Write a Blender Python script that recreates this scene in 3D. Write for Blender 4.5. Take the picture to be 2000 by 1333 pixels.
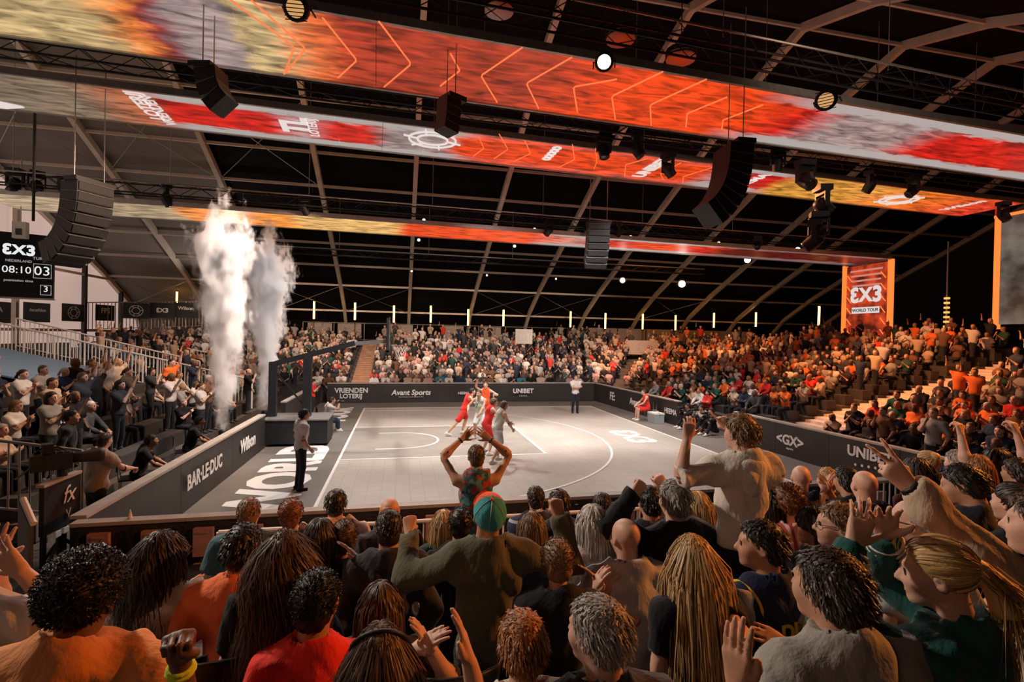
import bpy, math, random
import numpy as np
from mathutils import Matrix, Vector
random.seed(7); rng = np.random.default_rng(7)
for o in list(bpy.data.objects): bpy.data.objects.remove(o)
C = bpy.context.scene.collection
SC = bpy.context.scene
V = lambda *a: np.array(a, float)

# ---------------------------------------------------------------- camera
CAMP = V(1.58055, -9.27005, 3.40038); YAW, PITCH, ROLL, FPX = 0.21499, -0.00678, 0.02065, 992.405
_f = V(math.sin(YAW)*math.cos(PITCH), math.cos(YAW)*math.cos(PITCH), math.sin(PITCH))
_r = V(math.cos(YAW), -math.sin(YAW), 0); _u = np.cross(_r, _f)
CR = math.cos(ROLL)*_r + math.sin(ROLL)*_u; CU = -math.sin(ROLL)*_r + math.cos(ROLL)*_u; CF = _f
cam = bpy.data.cameras.new('camera'); cam.sensor_width = 36; cam.sensor_fit = 'HORIZONTAL'
cam.lens = 36*FPX/2000; cam.clip_start = 0.05; cam.clip_end = 300
camo = bpy.data.objects.new('camera', cam); C.objects.link(camo); SC.camera = camo
M = Matrix.Identity(4)
for i in range(3):
    M[i][0], M[i][1], M[i][2], M[i][3] = CR[i], CU[i], -CF[i], CAMP[i]
camo.matrix_world = M
def ray(px, py): return CF + (px-1000)/FPX*CR - (py-666.5)/FPX*CU
def at(px, py, d): return CAMP + d*ray(px, py)            # a measured point at a given distance
def on_x(px, py, X): d = ray(px, py); return CAMP + (X-CAMP[0])/d[0]*d
def on_y(px, py, Y): d = ray(px, py); return CAMP + (Y-CAMP[1])/d[1]*d
def on_z(px, py, Z): d = ray(px, py); return CAMP + (Z-CAMP[2])/d[2]*d

# ---------------------------------------------------------------- world, lights, exposure
SC.view_settings.view_transform = 'Standard'; SC.view_settings.look = 'None'
SC.view_settings.exposure = EXPO = 0.0; SC.view_settings.gamma = 1.0; SC.view_settings.use_curve_mapping = False; SC.cycles.volume_bounces = 4
W = bpy.data.worlds.new('world'); SC.world = W; W.use_nodes = True
W.node_tree.nodes['Background'].inputs[0].default_value = (0.55, 0.62, 0.75, 1)
W.node_tree.nodes['Background'].inputs[1].default_value = 0.004
def spot(name, loc, tgt, power, col, angle=60, blend=.6, size=.25):
    l = bpy.data.lights.new(name, 'SPOT'); l.energy = power; l.color = col; l.spot_size = math.radians(angle)
    l.spot_blend = blend; l.shadow_soft_size = size
    o = bpy.data.objects.new(name, l); C.objects.link(o); o.location = loc
    o.rotation_euler = (Vector(tgt)-Vector(loc)).to_track_quat('-Z', 'Y').to_euler(); return o
WHITE = (1, .93, .86); ORANGE = (1, .30, .06); WARM = (1, .66, .45); RED = (1, .10, .03)
for x, y, tx, ty in ((.5, 10.9, 1.5, 5), (5.2, 11.0, 6, 4), (12.5, 11.2, 10.5, 5), (2, 4.2, 3, 11), (5.6, 4.3, 5.6, 12), (11.2, 4.6, 10, 11)):
    spot('court_spot', (x, y, 9.1), (tx, ty, 0), 2200, WHITE, 88)
spot('court_spot', (-.4, 4.2, 9.1), (-1.0, 3.2, 0), 1000, WHITE, 70)  # extra spot added to brighten the left apron and the referee
for x in (-8, -1, 6, 13):
    spot('far_stand_spot', (x, 14.9, 7.6), (x+.5, 25, 1.6), 3000, (1, .72, .55), 70)
for x, y, tx, ty in ((12, 14.9, 19, 20), (15, 8.6, 21, 7), (16, 14.9, 22, 13), (11.5, 8.3, 20, 0)):
    spot('right_stand_spot', (x, y, 9), (tx, ty, 2.2), 5000, (1, .36, .12), 75)
for x, y, tx, ty in ((1.2, 4.2, -7, 4), (-.5, 10.6, -8, 11)):
    spot('left_stand_spot', (x, y, 8.8), (tx, ty, 1.5), 2900, WARM, 75)
spot('near_stand_spot', (13.5, -6.5, 8.2), (3.4, -6.6, 2.2), 5000, ORANGE, 50, size=.2)
spot('near_stand_spot', (6.5, -13.5, 7.0), (2.2, -5.8, 2.2), 420, (1, .16, .05), 55, size=.2)
spot('near_stand_spot', (-5.5, -1.0, 8.8), (1.8, -6.4, 2.2), 3600, (1, .84, .70), 55, size=.3)
spot('near_stand_spot', (-4, -12.5, 7.0), (1.8, -6.6, 2.2), 170, (1, .62, .42), 60, size=.3)
spot('smoke_fill_light', (1.0, 3.2, 8.9), (-2.7, 6.5, 3.6), 1700, (.88, .94, 1), 62, size=.2)  # unseen fill lamp added to whiten the smoke columns
for x in (0, 8, 16, 24):  # unseen fill lamps added to lighten the roof, this loop and the two below
    spot('roof_fill_light', (x, 22, 3.4), (x+1, 22, 11), 70, (1, .78, .6), 150, size=.3)
spot('roof_fill_light', (-9, 26, 4.5), (-12, 20, 10), 500, (1, .85, .75), 120, size=.3)
spot('roof_fill_light', (12, -3, 9.0), (15, 6, 15), 260, (1, .75, .55), 120, size=.3)

# ---------------------------------------------------------------- materials
MATS = {}
def nodes(m): m.use_nodes = True; return m.node_tree.nodes, m.node_tree.links
def mat(name, col, rough=.6, metal=0., spec=.4, noise=0., nscale=20., bump=0., bscale=60., sheen=0., objcol=False, stretch=None, island=0.):
    if name in MATS: return MATS[name]
    m = bpy.data.materials.new(name); N, L = nodes(m); b = N['Principled BSDF']
    b.inputs['Roughness'].default_value = rough; b.inputs['Metallic'].default_value = metal
    b.inputs['Specular IOR Level'].default_value = spec
    if sheen: b.inputs['Sheen Weight'].default_value = sheen
    src = None
    if objcol:
        oi = N.new('ShaderNodeObjectInfo'); src = oi.outputs['Color']
    if noise or bump:
        tc = N.new('ShaderNodeTexCoord'); vec = tc.outputs['Object']
        if stretch:
            mp = N.new('ShaderNodeMapping'); mp.inputs['Scale'].default_value = stretch
            L.new(vec, mp.inputs[0]); vec = mp.outputs[0]
    if noise or island:
        if noise:
            nt = N.new('ShaderNodeTexNoise'); nt.inputs['Scale'].default_value = nscale; nt.inputs['Detail'].default_value = 5
            L.new(vec, nt.inputs['Vector']); fac = nt.outputs['Fac']
        else:
            ge = N.new('ShaderNodeNewGeometry'); fac = ge.outputs['Random Per Island']; noise = island
        mr = N.new('ShaderNodeMapRange'); mr.inputs[1].default_value = .25 if not island else 0; mr.inputs[2].default_value = .75 if not island else 1
        mr.inputs[3].default_value = 1-noise; mr.inputs[4].default_value = 1+noise; L.new(fac, mr.inputs[0])
        mx = N.new('ShaderNodeMix'); mx.data_type = 'RGBA'; mx.blend_type = 'MULTIPLY'; mx.inputs[0].default_value = 1
        if src: L.new(src, mx.inputs[6])
        else: mx.inputs[6].default_value = (*col, 1)
        L.new(mr.outputs[0], mx.inputs[7]); src = mx.outputs[2]
    if src: L.new(src, b.inputs['Base Color'])
    else: b.inputs['Base Color'].default_value = (*col, 1)
    if bump:
        n2 = N.new('ShaderNodeTexNoise'); n2.inputs['Scale'].default_value = bscale; n2.inputs['Detail'].default_value = 4
        L.new(vec, n2.inputs['Vector']); bp = N.new('ShaderNodeBump'); bp.inputs['Strength'].default_value = bump
        bp.inputs['Distance'].default_value = .02; L.new(n2.outputs['Fac'], bp.inputs['Height']); L.new(bp.outputs[0], b.inputs['Normal'])
    MATS[name] = m; return m
def emat(name, col, strength):
    if name in MATS: return MATS[name]
    m = bpy.data.materials.new(name); N, L = nodes(m); b = N['Principled BSDF']
    b.inputs['Base Color'].default_value = (*[c*.3 for c in col], 1); b.inputs['Emission Color'].default_value = (*col, 1)
    b.inputs['Emission Strength'].default_value = strength; MATS[name] = m; return m
BLACK = mat('black_metal', (.012, .012, .013), .5)
DARK = mat('dark_paint', (.03, .029, .03), .55, noise=.2, nscale=3)
STEEL = mat('galvanised_steel', (.45, .43, .41), .38, metal=.75, noise=.15, nscale=8)
BEIGE = mat('aluminium_beam', (.58, .51, .43), .45, metal=.1, noise=.12, nscale=2)
WHITEP = mat('white_paint', (.75, .72, .69), .5)
PRINT = mat('white_print', (.82, .80, .78), .55)
GREYPRINT = mat('grey_print', (.42, .41, .40), .6)

# ---------------------------------------------------------------- mesh helpers
def rot(ax, a):
    c, s = math.cos(a), math.sin(a)
    return np.array({'x': [[1,0,0],[0,c,-s],[0,s,c]], 'y': [[c,0,s],[0,1,0],[-s,0,c]], 'z': [[c,-s,0],[s,c,0],[0,0,1]]}[ax])
class MB:
    def __init__(s): s.v = []; s.f = []; s.m = []; s.n = 0
    def add(s, v, f, m=0):
        s.v.append(np.asarray(v, float)); s.f += [tuple(i+s.n for i in q) for q in f]; s.m += [m]*len(f); s.n += len(v); return s
    def box(s, lo, hi, m=0, R=None, o=None):
        x0, y0, z0 = lo; x1, y1, z1 = hi
        v = np.array([(x0,y0,z0),(x1,y0,z0),(x1,y1,z0),(x0,y1,z0),(x0,y0,z1),(x1,y0,z1),(x1,y1,z1),(x0,y1,z1)], float)
        if R is not None: v = v@np.asarray(R).T
        if o is not None: v = v+np.asarray(o)
        return s.add(v, [(0,3,2,1),(4,5,6,7),(0,1,5,4),(1,2,6,5),(2,3,7,6),(3,0,4,7)], m)
    def beam(s, a, b, w, h, up=(0,0,1), m=0):          # rectangular bar a..b
        a, b = V(*a), V(*b); d = b-a; L_ = np.linalg.norm(d); d /= L_; up = V(*up)
        x = np.cross(up, d); x /= np.linalg.norm(x); z = np.cross(d, x)
        R = np.stack([x, d, z], 1); return s.box((-w/2, 0, -h/2), (w/2, L_, h/2), m, R, a)
    def tube(s, pts, r, n=8, m=0, cap=True, closed=False):
        pts = np.asarray(pts, float); k = len(pts); rr = np.broadcast_to(r, (k,)) if np.ndim(r) else np.full(k, r)
        t = np.gradient(pts, axis=0) if not closed else np.roll(pts, -1, 0)-np.roll(pts, 1, 0)
        t /= np.linalg.norm(t, axis=1)[:, None]
        ref = V(0,0,1) if abs(t[0][2]) < .9 else V(1,0,0)
        v = []
        for i in range(k):
            x = np.cross(ref, t[i]); nx = np.linalg.norm(x)
            if nx < 1e-3: x = np.cross(V(1,0,0), t[i]); nx = np.linalg.norm(x)
            x /= nx; y = np.cross(t[i], x)
            a = np.arange(n)*2*math.pi/n
            v.append(pts[i]+rr[i]*(np.cos(a)[:, None]*x+np.sin(a)[:, None]*y))
        f = []
        for i in range(k if closed else k-1):
            for j in range(n):
                q = (j+1) % n; i2 = (i+1) % k
                f.append((i*n+j, i*n+q, i2*n+q, i2*n+j))
        if cap and not closed: f += [tuple(range(n-1, -1, -1)), tuple(range((k-1)*n, k*n))]
        return s.add(np.concatenate(v), f, m)
    def lathe(s, prof, n=16, o=(0,0,0), R=None, m=0):
        v = []; 
        for r, z in prof:
            a = np.arange(n)*2*math.pi/n; v.append(np.stack([r*np.cos(a), r*np.sin(a), np.full(n, z)], 1))
        v = np.concatenate(v); f = []
        for i in range(len(prof)-1):
            for j in range(n): f.append((i*n+j, i*n+(j+1) % n, (i+1)*n+(j+1) % n, (i+1)*n+j))
        f += [tuple(range(n-1, -1, -1)), tuple(range((len(prof)-1)*n, len(prof)*n))]
        if R is not None: v = v@np.asarray(R).T
        return s.add(v+np.asarray(o), f, m)
    def sphere(s, c, r, nu=10, nv=6, m=0):
        r = np.broadcast_to(r, 3); prof = [(math.sin(math.pi*i/nv), -math.cos(math.pi*i/nv)) for i in range(nv+1)]
        prof[0] = (1e-3, -1); prof[-1] = (1e-3, 1); k = s.n; s.lathe(prof, nu, m=m); s.v[-1] = s.v[-1]*r+np.asarray(c); return s
    def mesh(s, name, mats, smooth=False):
        return raw_mesh(name, np.concatenate(s.v), s.f, mats, smooth, s.m)
    def build(s, name, mats, parent=None, smooth=False, loc=None):
        return obj(name, s.mesh(name, mats, smooth), parent, loc)
def raw_mesh(name, v, f, mats, smooth=False, mi=None):
    me = bpy.data.meshes.new(name)
    if isinstance(f, np.ndarray) and f.ndim == 2:
        nf, k = f.shape; me.vertices.add(len(v)); me.vertices.foreach_set('co', np.asarray(v, np.float32).ravel())
        me.loops.add(nf*k); me.loops.foreach_set('vertex_index', f.astype(np.int32).ravel())
        me.polygons.add(nf); me.polygons.foreach_set('loop_start', np.arange(0, nf*k, k, dtype=np.int32))
        me.update(calc_edges=True)
    else:
        me.from_pydata([tuple(q) for q in v], [], [tuple(q) for q in f])
    for m_ in (mats if isinstance(mats, (list, tuple)) else [mats]): me.materials.append(m_)
    if mi is not None and np.any(np.asarray(mi)): me.polygons.foreach_set('material_index', np.asarray(mi, np.int32))
    me.polygons.foreach_set('use_smooth', np.full(len(me.polygons), smooth)); me.update(); return me
def obj(name, me, parent=None, loc=None):
    o = bpy.data.objects.new(name, me); C.objects.link(o)
    if parent is not None: o.parent = parent
    if loc is not None: o.location = loc
    return o
def tag(o, label=None, cat=None, group=None, kind=None):
    if label: o['label'] = label
    if cat: o['category'] = cat
    if group: o['group'] = group
    if kind: o['kind'] = kind
    return o
def thing(name, label, cat, loc=(0,0,0), rotz=0, group=None, kind=None):
    o = bpy.data.objects.new(name, None); C.objects.link(o); o.location = loc; o.rotation_euler = (0, 0, rotz)
    o.empty_display_size = .1
    return tag(o, label, cat, group, kind)
_TX = {}
def text_mesh(s, m, size=1., bold=.02, shear=0., align='CENTER', spacing=1.):
    k = (s, m.name, size, bold, shear, align, spacing)
    if k in _TX: return _TX[k]
    cu = bpy.data.curves.new('txt', 'FONT'); cu.body = s; cu.size = size; cu.offset = bold*size; cu.shear = shear
    cu.align_x = align; cu.align_y = 'CENTER'; cu.extrude = .003; cu.space_character = spacing; cu.resolution_u = 3
    to = bpy.data.objects.new('txt', cu); C.objects.link(to)
    dg = bpy.context.evaluated_depsgraph_get(); dg.update()
    me = bpy.data.meshes.new_from_object(to.evaluated_get(dg)); bpy.data.objects.remove(to)
    me.materials.clear(); me.materials.append(m); _TX[k] = me; return me
def frame(o, pos, xd, up, sx=1.):
    x = Vector(xd).normalized(); u = Vector(up).normalized(); z = x.cross(u).normalized(); u = z.cross(x)
    mt = Matrix.Identity(4)
    for i in range(3): mt[i][0], mt[i][1], mt[i][2], mt[i][3] = x[i], u[i], z[i], pos[i]
    if sx != 1.: mt = mt @ Matrix.Diagonal((sx, 1, 1, 1))
    o.matrix_local = mt; return o
def lettering(s, pos, xd, up, size, m, parent=None, bold=.02, shear=0., spacing=1., sx=1.):
    o = obj('lettering', text_mesh(s, m, size, bold, shear, 'CENTER', spacing), parent); frame(o, pos, xd, up, sx)
    return o
def logo3x3(pos, xd, up, size, m, parent):      # mirrored three, X, three
    xd = V(*xd)/np.linalg.norm(xd); pos = V(*pos)
    lettering('3', pos-xd*size*.62, xd, up, size, m, parent, .045, sx=-1.)
    lettering('X', pos, xd, up, size*.9, m, parent, .045); lettering('3', pos+xd*size*.62, xd, up, size, m, parent, .045)
# ---------------------------------------------------------------- setting: floor and court
def court_mat():
    m = bpy.data.materials.new('court_tiles'); N, L = nodes(m); b = N['Principled BSDF']; b.inputs['Roughness'].default_value = .42
    tc = N.new('ShaderNodeTexCoord'); nt = N.new('ShaderNodeTexNoise'); nt.inputs['Scale'].default_value = .5; nt.inputs['Detail'].default_value = 6
    L.new(tc.outputs['Object'], nt.inputs['Vector'])
    br = N.new('ShaderNodeTexBrick'); br.offset = 0; br.inputs['Scale'].default_value = 1; br.inputs['Brick Width'].default_value = .305; br.inputs['Row Height'].default_value = .305
    br.inputs['Mortar Size'].default_value = .006; br.inputs['Color1'].default_value = (.50, .455, .41, 1); br.inputs['Color2'].default_value = (.475, .43, .39, 1); br.inputs['Mortar'].default_value = (.36, .325, .29, 1)
    L.new(tc.outputs['Object'], br.inputs['Vector'])
    mr = N.new('ShaderNodeMapRange'); mr.inputs[1].default_value = .3; mr.inputs[2].default_value = .7; mr.inputs[3].default_value = .82; mr.inputs[4].default_value = 1.1
    L.new(nt.outputs['Fac'], mr.inputs[0]); mx = N.new('ShaderNodeMix'); mx.data_type = 'RGBA'; mx.blend_type = 'MULTIPLY'; mx.inputs[0].default_value = 1
    L.new(br.outputs['Color'], mx.inputs[6]); L.new(mr.outputs[0], mx.inputs[7]); L.new(mx.outputs[2], b.inputs['Base Color']); return m
FLOORM = mat('dark_floor', (.055, .048, .042), .6, noise=.25, nscale=1.2)
APRON = mat('court_apron', (.17, .148, .128), .5, noise=.22, nscale=.8)
COURT = court_mat(); KEYM = mat('key_paint', (.30, .27, .24), .5, noise=.15, nscale=1.2)
fl = MB().box((-30, -20, -.5), (45, 36, -.02)).build('floor', FLOORM); tag(fl, kind='structure')
ap = MB().box((-2.4, -1.85, -.02), (13.0, 17.05, .002)).build('floor_apron', APRON); tag(ap, kind='structure')
ct = MB().box((0, 0, .0), (11, 15, .006)).build('floor_court', COURT); tag(ct, kind='structure')
MB().box((0, 5.05, .006), (5.8, 9.95, .009)).build('key_area', KEYM, ct)
# lines
lw = .07; z0, z1 = .009, .012
def line(a, b, w=lw):
    MB().beam((a[0], a[1], z1), (b[0], b[1], z1), w, .004).build('court_line', PRINT, ct)
line((0, 0), (0, 15)); line((11, 0), (11, 15)); line((0, 0), (11, 0)); line((0, 15), (11, 15))
line((0, 5.05), (5.8, 5.05)); line((0, 9.95), (5.8, 9.95)); line((5.8, 5.02), (5.8, 9.98))
line((0, .9), (2.99, .9)); line((0, 14.1), (2.99, 14.1)); line((.9, 6.25), (1.575, 6.25)); line((.9, 8.75), (1.575, 8.75))
def arc(cx, cy, r, a0, a1, n=40):
    mb = MB(); a = np.radians(np.linspace(a0, a1, n)); v = []
    for q in a:
        for rr in (r-lw/2, r+lw/2): v.append((cx+rr*math.cos(q), cy+rr*math.sin(q), z1+.002))
    mb.add(v, [(2*i, 2*i+1, 2*i+3, 2*i+2) for i in range(n-1)]); mb.build('court_line', PRINT, ct)
a_ = math.degrees(math.asin(6.6/6.75)); arc(1.575, 7.5, 6.75, -a_, a_, 64); arc(1.575, 7.5, 1.25, -90, 90)
# painted words and logo on the floor
for s, y in (('WORLD', 3.95), ('TOUR', 13.2)):
    lettering(s, (-1.02, y, .006), (0, 1, 0), (-1, 0, 0), 1.75 if s == 'WORLD' else 1.5, PRINT, ap, .045, sx=.98)
logo3x3((9.55, 7.3, .009), (0, -1, 0), (1, 0, 0), 1.3, PRINT, ct)
lettering('UNIBET', (6.8, 14.45, .009), (1, 0, 0), (0, 1, 0), .4, GREYPRINT, ct, .03)

# ---------------------------------------------------------------- advertising boards
BOARD = mat('board_face', (.036, .031, .028), .5, noise=.2, nscale=1.5); CAPM = mat('board_cap', (.42, .37, .33), .55, noise=.2, nscale=3)
def board(name, a, b, label, h=1.0, n=1, t=.16, cat='advertising board'):
    a, b = V(*a, 0), V(*b, 0); root = thing(name, label, cat, tuple(a))
    for i in range(n):
        p, q = a+(b-a)*i/n-a, a+(b-a)*(i+1)/n-a; d = (q-p)/np.linalg.norm(q-p)
        MB().beam(p+V(0,0,h/2-.02)+d*.004, q+V(0,0,h/2-.02)-d*.004, t, h-.04).build('panel', BOARD, root)
        MB().beam(p+V(0,0,h-.02)+d*.004, q+V(0,0,h-.02)-d*.004, t+.03, .045).build('top_cap', CAPM, root)
    return root
bf = board('advertising_board', (-1.9, 16.95), (12.1, 17.35), 'long dark advertising board below the far stand', n=7)
fx = lambda px, py, root=bf: on_y(px, py, 17.0+.029*(px-640)/520)-V(-1.9, 16.95, 0)-V(0, .12, 0)
for s, px, py, sz in (('VRIENDEN', 687, 763, .36), ('LOTERIJ', 686, 774, .33), ('Avant Sports', 803, 767, .40), ('HEEMA', 905, 768, .2), ('UNIBET', 1021, 764, .36)):
    lettering(s, fx(px, py), (14, .4, 0), (0, 0, 1), sz*.92, PRINT, bf, .03, .18 if 'Av' in s else 0)
for px, py, s in ((803, 775, 'teamwear and equipment'), (1021, 773, 'CASINO')): lettering(s, fx(px, py), (14, .4, 0), (0,0,1), .12, GREYPRINT, bf, .01)
bl = board('advertising_board', (-2.42, -1.75), (-2.36, 6.85), 'dark advertising board along the left baseline with two white brand names', n=3)
lx = lambda px, py: on_x(px, py, -2.265)-V(-2.42, -1.75, 0)
lettering('BAR·LE·DUC', lx(403, 921), (0, 1, 0), (0, 0, 1), .40, PRINT, bl, .03, sx=.86); lettering('Wilson', lx(485, 866), (0, 1, 0), (0, 0, 1), .46, PRINT, bl, .035, .12)
bl2 = board('advertising_board', (-2.38, 9.7), (-2.3, 16.9), 'beige-topped board of the left baseline beyond the basket stand', n=3)
lettering('Wilson', (.1, 3.0, .5), (0, 1, 0), (0, 0, 1), .42, PRINT, bl2, .035, .12)
br1 = board('advertising_board', (12.15, 17.2), (12.5, 9.1), 'dark board of the right side running from the far corner to the bench', n=4)
for s, y, sz in (('FE:', 14.9, .55), ('Avant', 12.6, .42), ('HEEMA', 9.6, .3)): lettering(s, (12.15+.35*(17.2-y)/8.1-12.15-.1, y-17.2, .5), (0, -1, 0), (0, 0, 1), sz, PRINT, br1, .03)
br2 = board('advertising_board', (12.95, 6.25), (13.15, -1.6), 'dark board of the right side nearest the camera, with angle-bracket logo', n=4)
for s, px, py, sz in (('<GX>', 1542, 862, .40), ('UNIBET', 1697, 890, .36)):
    lettering(s, on_x(px, py, 12.93)-V(12.95, 6.25, 0), (.025, -1, 0), (0, 0, 1), sz, PRINT, br2, .035)
lettering('esports', on_x(1542, 877, 12.93)-V(12.95, 6.25, 0), (.025, -1, 0), (0,0,1), .09, PRINT, br2, .02)
for i in range(6):
    o = MB().lathe([(.035, 0), (.035, .006)], 10, R=np.array([[0,0,-1],[0,1,0],[1,0,0]])).build('dot_print', PRINT, br2); o.location = on_x(1672+i*13, 908+i*2.2, 12.95)-V(12.95, 6.25, 0)-V(.02,0,0)
bn = board('advertising_board', (-2.35, -1.98), (12.9, -1.75), 'near board seen from behind with cabinets and cables on its back', n=12, t=.14)
PINK = mat('cabinet_back', (.42, .24, .20), .5, noise=.12, nscale=6); GREENL = emat('status_led', (.1, 1, .5), 2.)
for i in range(26):
    x = .22+.585*i
    for z in (.52, .06):
        if (i*7+int(z*10)) % 5 == 3: continue
        cb = MB().box((x, -.14, z), (x+.23, -.075, z+.36)).box((x+.05, -.152, z+.30), (x+.18, -.14, z+.325)).build('power_unit', PINK, bn)
    MB().beam((x-.12, -.11, .02), (x-.12, -.11, .93), .04, .05, (1,0,0)).build('bracket', BLACK, bn)
    if i % 2 == 0: MB().tube([(x+.1, -.16, .5), (x+.2, -.2, .34), (x+.36, -.22, .30), (x+.5, -.19, .44), (x+.6, -.16, .55)], .009, 6).build('cable', BLACK, bn)
# ---------------------------------------------------------------- tent: roof frames, purlins, skin, walls
PROF = np.array([(0, 15.5), (3, 14.6), (8.5, 12.1), (13, 10.1), (15, 9.25), (20, 7.0), (23, 5.4), (24.4, 4.2), (25.0, 2.6), (25.2, 0)])
rz = lambda d: np.interp(abs(d), PROF[:, 0], PROF[:, 1])
AX = [2.15+4.75*k for k in range(-4, 9)]; X0, X1 = AX[0], AX[-1]
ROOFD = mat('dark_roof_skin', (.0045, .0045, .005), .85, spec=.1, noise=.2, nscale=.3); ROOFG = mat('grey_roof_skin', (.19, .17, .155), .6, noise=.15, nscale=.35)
ceil = bpy.data.objects.new('ceiling', None); C.objects.link(ceil); tag(ceil, kind='structure')
ds = np.concatenate([-PROF[::-1, 0], PROF[1:, 0]])
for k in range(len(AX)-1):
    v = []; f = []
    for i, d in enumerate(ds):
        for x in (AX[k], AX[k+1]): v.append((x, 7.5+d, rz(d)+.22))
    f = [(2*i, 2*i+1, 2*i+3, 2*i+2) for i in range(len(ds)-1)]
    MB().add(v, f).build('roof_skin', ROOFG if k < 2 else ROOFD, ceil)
for x in AX:
    v = []; f = []
    for d in ds:
        z = rz(d); i = len(v); t = .11
        v += [(x-t, 7.5+d, z-.16), (x+t, 7.5+d, z-.16), (x+t, 7.5+d, z+.17), (x-t, 7.5+d, z+.17)]
    for i in range(len(ds)-1):
        for j in range(4): f.append((4*i+j, 4*i+(j+1) % 4, 4*i+4+(j+1) % 4, 4*i+4+j))
    MB().add(v, f).build('roof_beam', BEIGE, ceil)
PUR = [0, 3, 6, 8.8, 11, 13.4, 15.8, 18.1, 20.4, 23.3]
for k in range(len(AX)-1):
    for d in sorted(set(PUR+[-q for q in PUR[1:6]])):
        MB().beam((AX[k]+.1, 7.5+d, rz(d)+.02), (AX[k+1]-.1, 7.5+d, rz(d)+.02), .09, .13).build('purlin', BEIGE, ceil)
for k in (0, 1, 2, 3, 5, 6, 8):                         # wind bracing
    for d0, d1 in ((23.3, 20.4), (11, 6) if k < 3 else (23.3, 20.4)):
        for s in (0, 1):
            a, b = (AX[k+s], 7.5+d0, rz(d0)-.05), (AX[k+1-s], 7.5+d1, rz(d1)-.05)
            MB().tube([a, b], .018, 5).build('brace', STEEL, ceil)
# walls
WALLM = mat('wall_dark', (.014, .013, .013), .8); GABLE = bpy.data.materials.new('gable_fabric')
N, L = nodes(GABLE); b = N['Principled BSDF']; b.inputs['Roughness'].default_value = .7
b.inputs['Base Color'].default_value = (.62, .50, .45, 1); b.inputs['Emission Color'].default_value = (1, .72, .62, 1); b.inputs['Emission Strength'].default_value = .42  # daylight behind the gable fabric is put in as a weak glow
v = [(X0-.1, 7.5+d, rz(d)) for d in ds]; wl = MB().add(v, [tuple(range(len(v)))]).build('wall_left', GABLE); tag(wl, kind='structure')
v = [(X1+.1, 7.5+d, rz(d)) for d in ds]; wr = MB().add(v, [tuple(range(len(v)))]).build('wall_right', WALLM); tag(wr, kind='structure')
for y in (9, 14.5, 20, 25.5, 29.5):
    MB().beam((X0+.1, y, 0), (X0+.1, y, rz(y-7.5)), .22, .2, (1,0,0)).build('gable_post', DARK if y > 24 else BEIGE, wl)
for z in (3.3, 6.6): MB().beam((X0+.1, -12, z), (X0+.1, 32, z), .12, .14).build('gable_rail', BEIGE, wl)
# ---------------------------------------------------------------- grandstands
STEP = mat('stand_step', (.10, .085, .075), .7, noise=.25, nscale=2); STEPL = mat('stair_tread', (.62, .56, .52), .7, noise=.2, nscale=3)
STAIRO = mat('orange_lit_stair', (.46, .26, .16), .6, noise=.2, nscale=3); RISE, TREAD = .19, .8  # far stair treads: orange light on them put into the colour
gl = thing('grandstand', 'left stand rising away from the baseline board', 'grandstand', (-4.0, 0, 0))
for r in range(12): MB().box((-TREAD*(r+1), .15, .3+RISE*r-.02-.28), (-TREAD*r, 17.6, .3+RISE*r)).build('step', STEP, gl)
BENCH = mat('bench', (.05, .045, .042), .6)
for r in range(12): MB().box((-TREAD*r-.62, .3, .3+RISE*r), (-TREAD*r-.22, 17.5, .3+RISE*r+.37)).build('bench', BENCH, gl)
gf = thing('grandstand', 'far stand facing the camera behind the long board', 'grandstand', (0, 18.2, 0))
for r in range(15):
    y = TREAD*r; z = .1+RISE*r
    MB().box((-16.5, y, z-.3), (-1.15, y+TREAD, z)).box((-.15, y, z-.3), (13.4, y+TREAD, z)).build('step', STEP, gf)
    MB().box((-16.4, y+.3, z), (-1.3, y+.68, z+.37)).box((0, y+.3, z), (13.3, y+.68, z+.37)).build('bench', BENCH, gf)
    for j in range(2): MB().box((-1.15, y+.4*j, z-.3-.05), (-.15, y+.4*j+.4, z-.095+.095*j)).build('stair_tread', STAIRO, gf)
gr = thing('grandstand', 'right stand rising behind the side board, with pale stairs', 'grandstand', (13.7, 0, 0))
for r in range(16):
    x = TREAD*r; z = .15+RISE*r
    MB().box((x, -9, z-.3), (x+TREAD, 4.4, z)).box((x, 6.6, z-.3), (x+TREAD, 17.5, z)).build('step', STEP, gr)
    MB().box((x+.22, -8.9, z), (x+.62, 4.3, z+.37)).box((x+.22, 6.7, z), (x+.62, 17.4, z+.37)).build('bench', BENCH, gr)
    for j in range(2): MB().box((x+.4*j, 4.4, z-.35), (x+.4*j+.4, 6.6, z-.095+.095*j)).build('stair_tread', STEPL, gr)
gc = thing('grandstand', 'corner stand curving between the far and the right stand', 'grandstand', (13.5, 17.8, 0))
for r in range(15):
    v = []; f = []; a = np.radians(np.linspace(0, 90, 13)); z = .12+RISE*r
    for q in a:
        for rr, zz in ((TREAD*r+.2, z), (TREAD*(r+1)+.2, z), (TREAD*(r+1)+.2, z-.3), (TREAD*r+.2, z-.3)): v.append((rr*math.cos(q), rr*math.sin(q), zz))
    for i in range(12):
        for j in range(4): f.append((4*i+j, 4*i+4+j, 4*i+4+(j+1) % 4, 4*i+(j+1) % 4))
    MB().add(v, f).build('step', STEP, gc)
gn = thing('grandstand', 'near stand under the crowd in the foreground', 'grandstand', (0, -3.4, 0))
nfloor = lambda Y: .12+.21*math.floor((-3.4-Y)/.8)
for r in range(8): MB().box((-5, -.8*(r+1), .12+.21*r-.3), (12.5, -.8*r, .12+.21*r)).build('step', STEP, gn)
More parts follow.
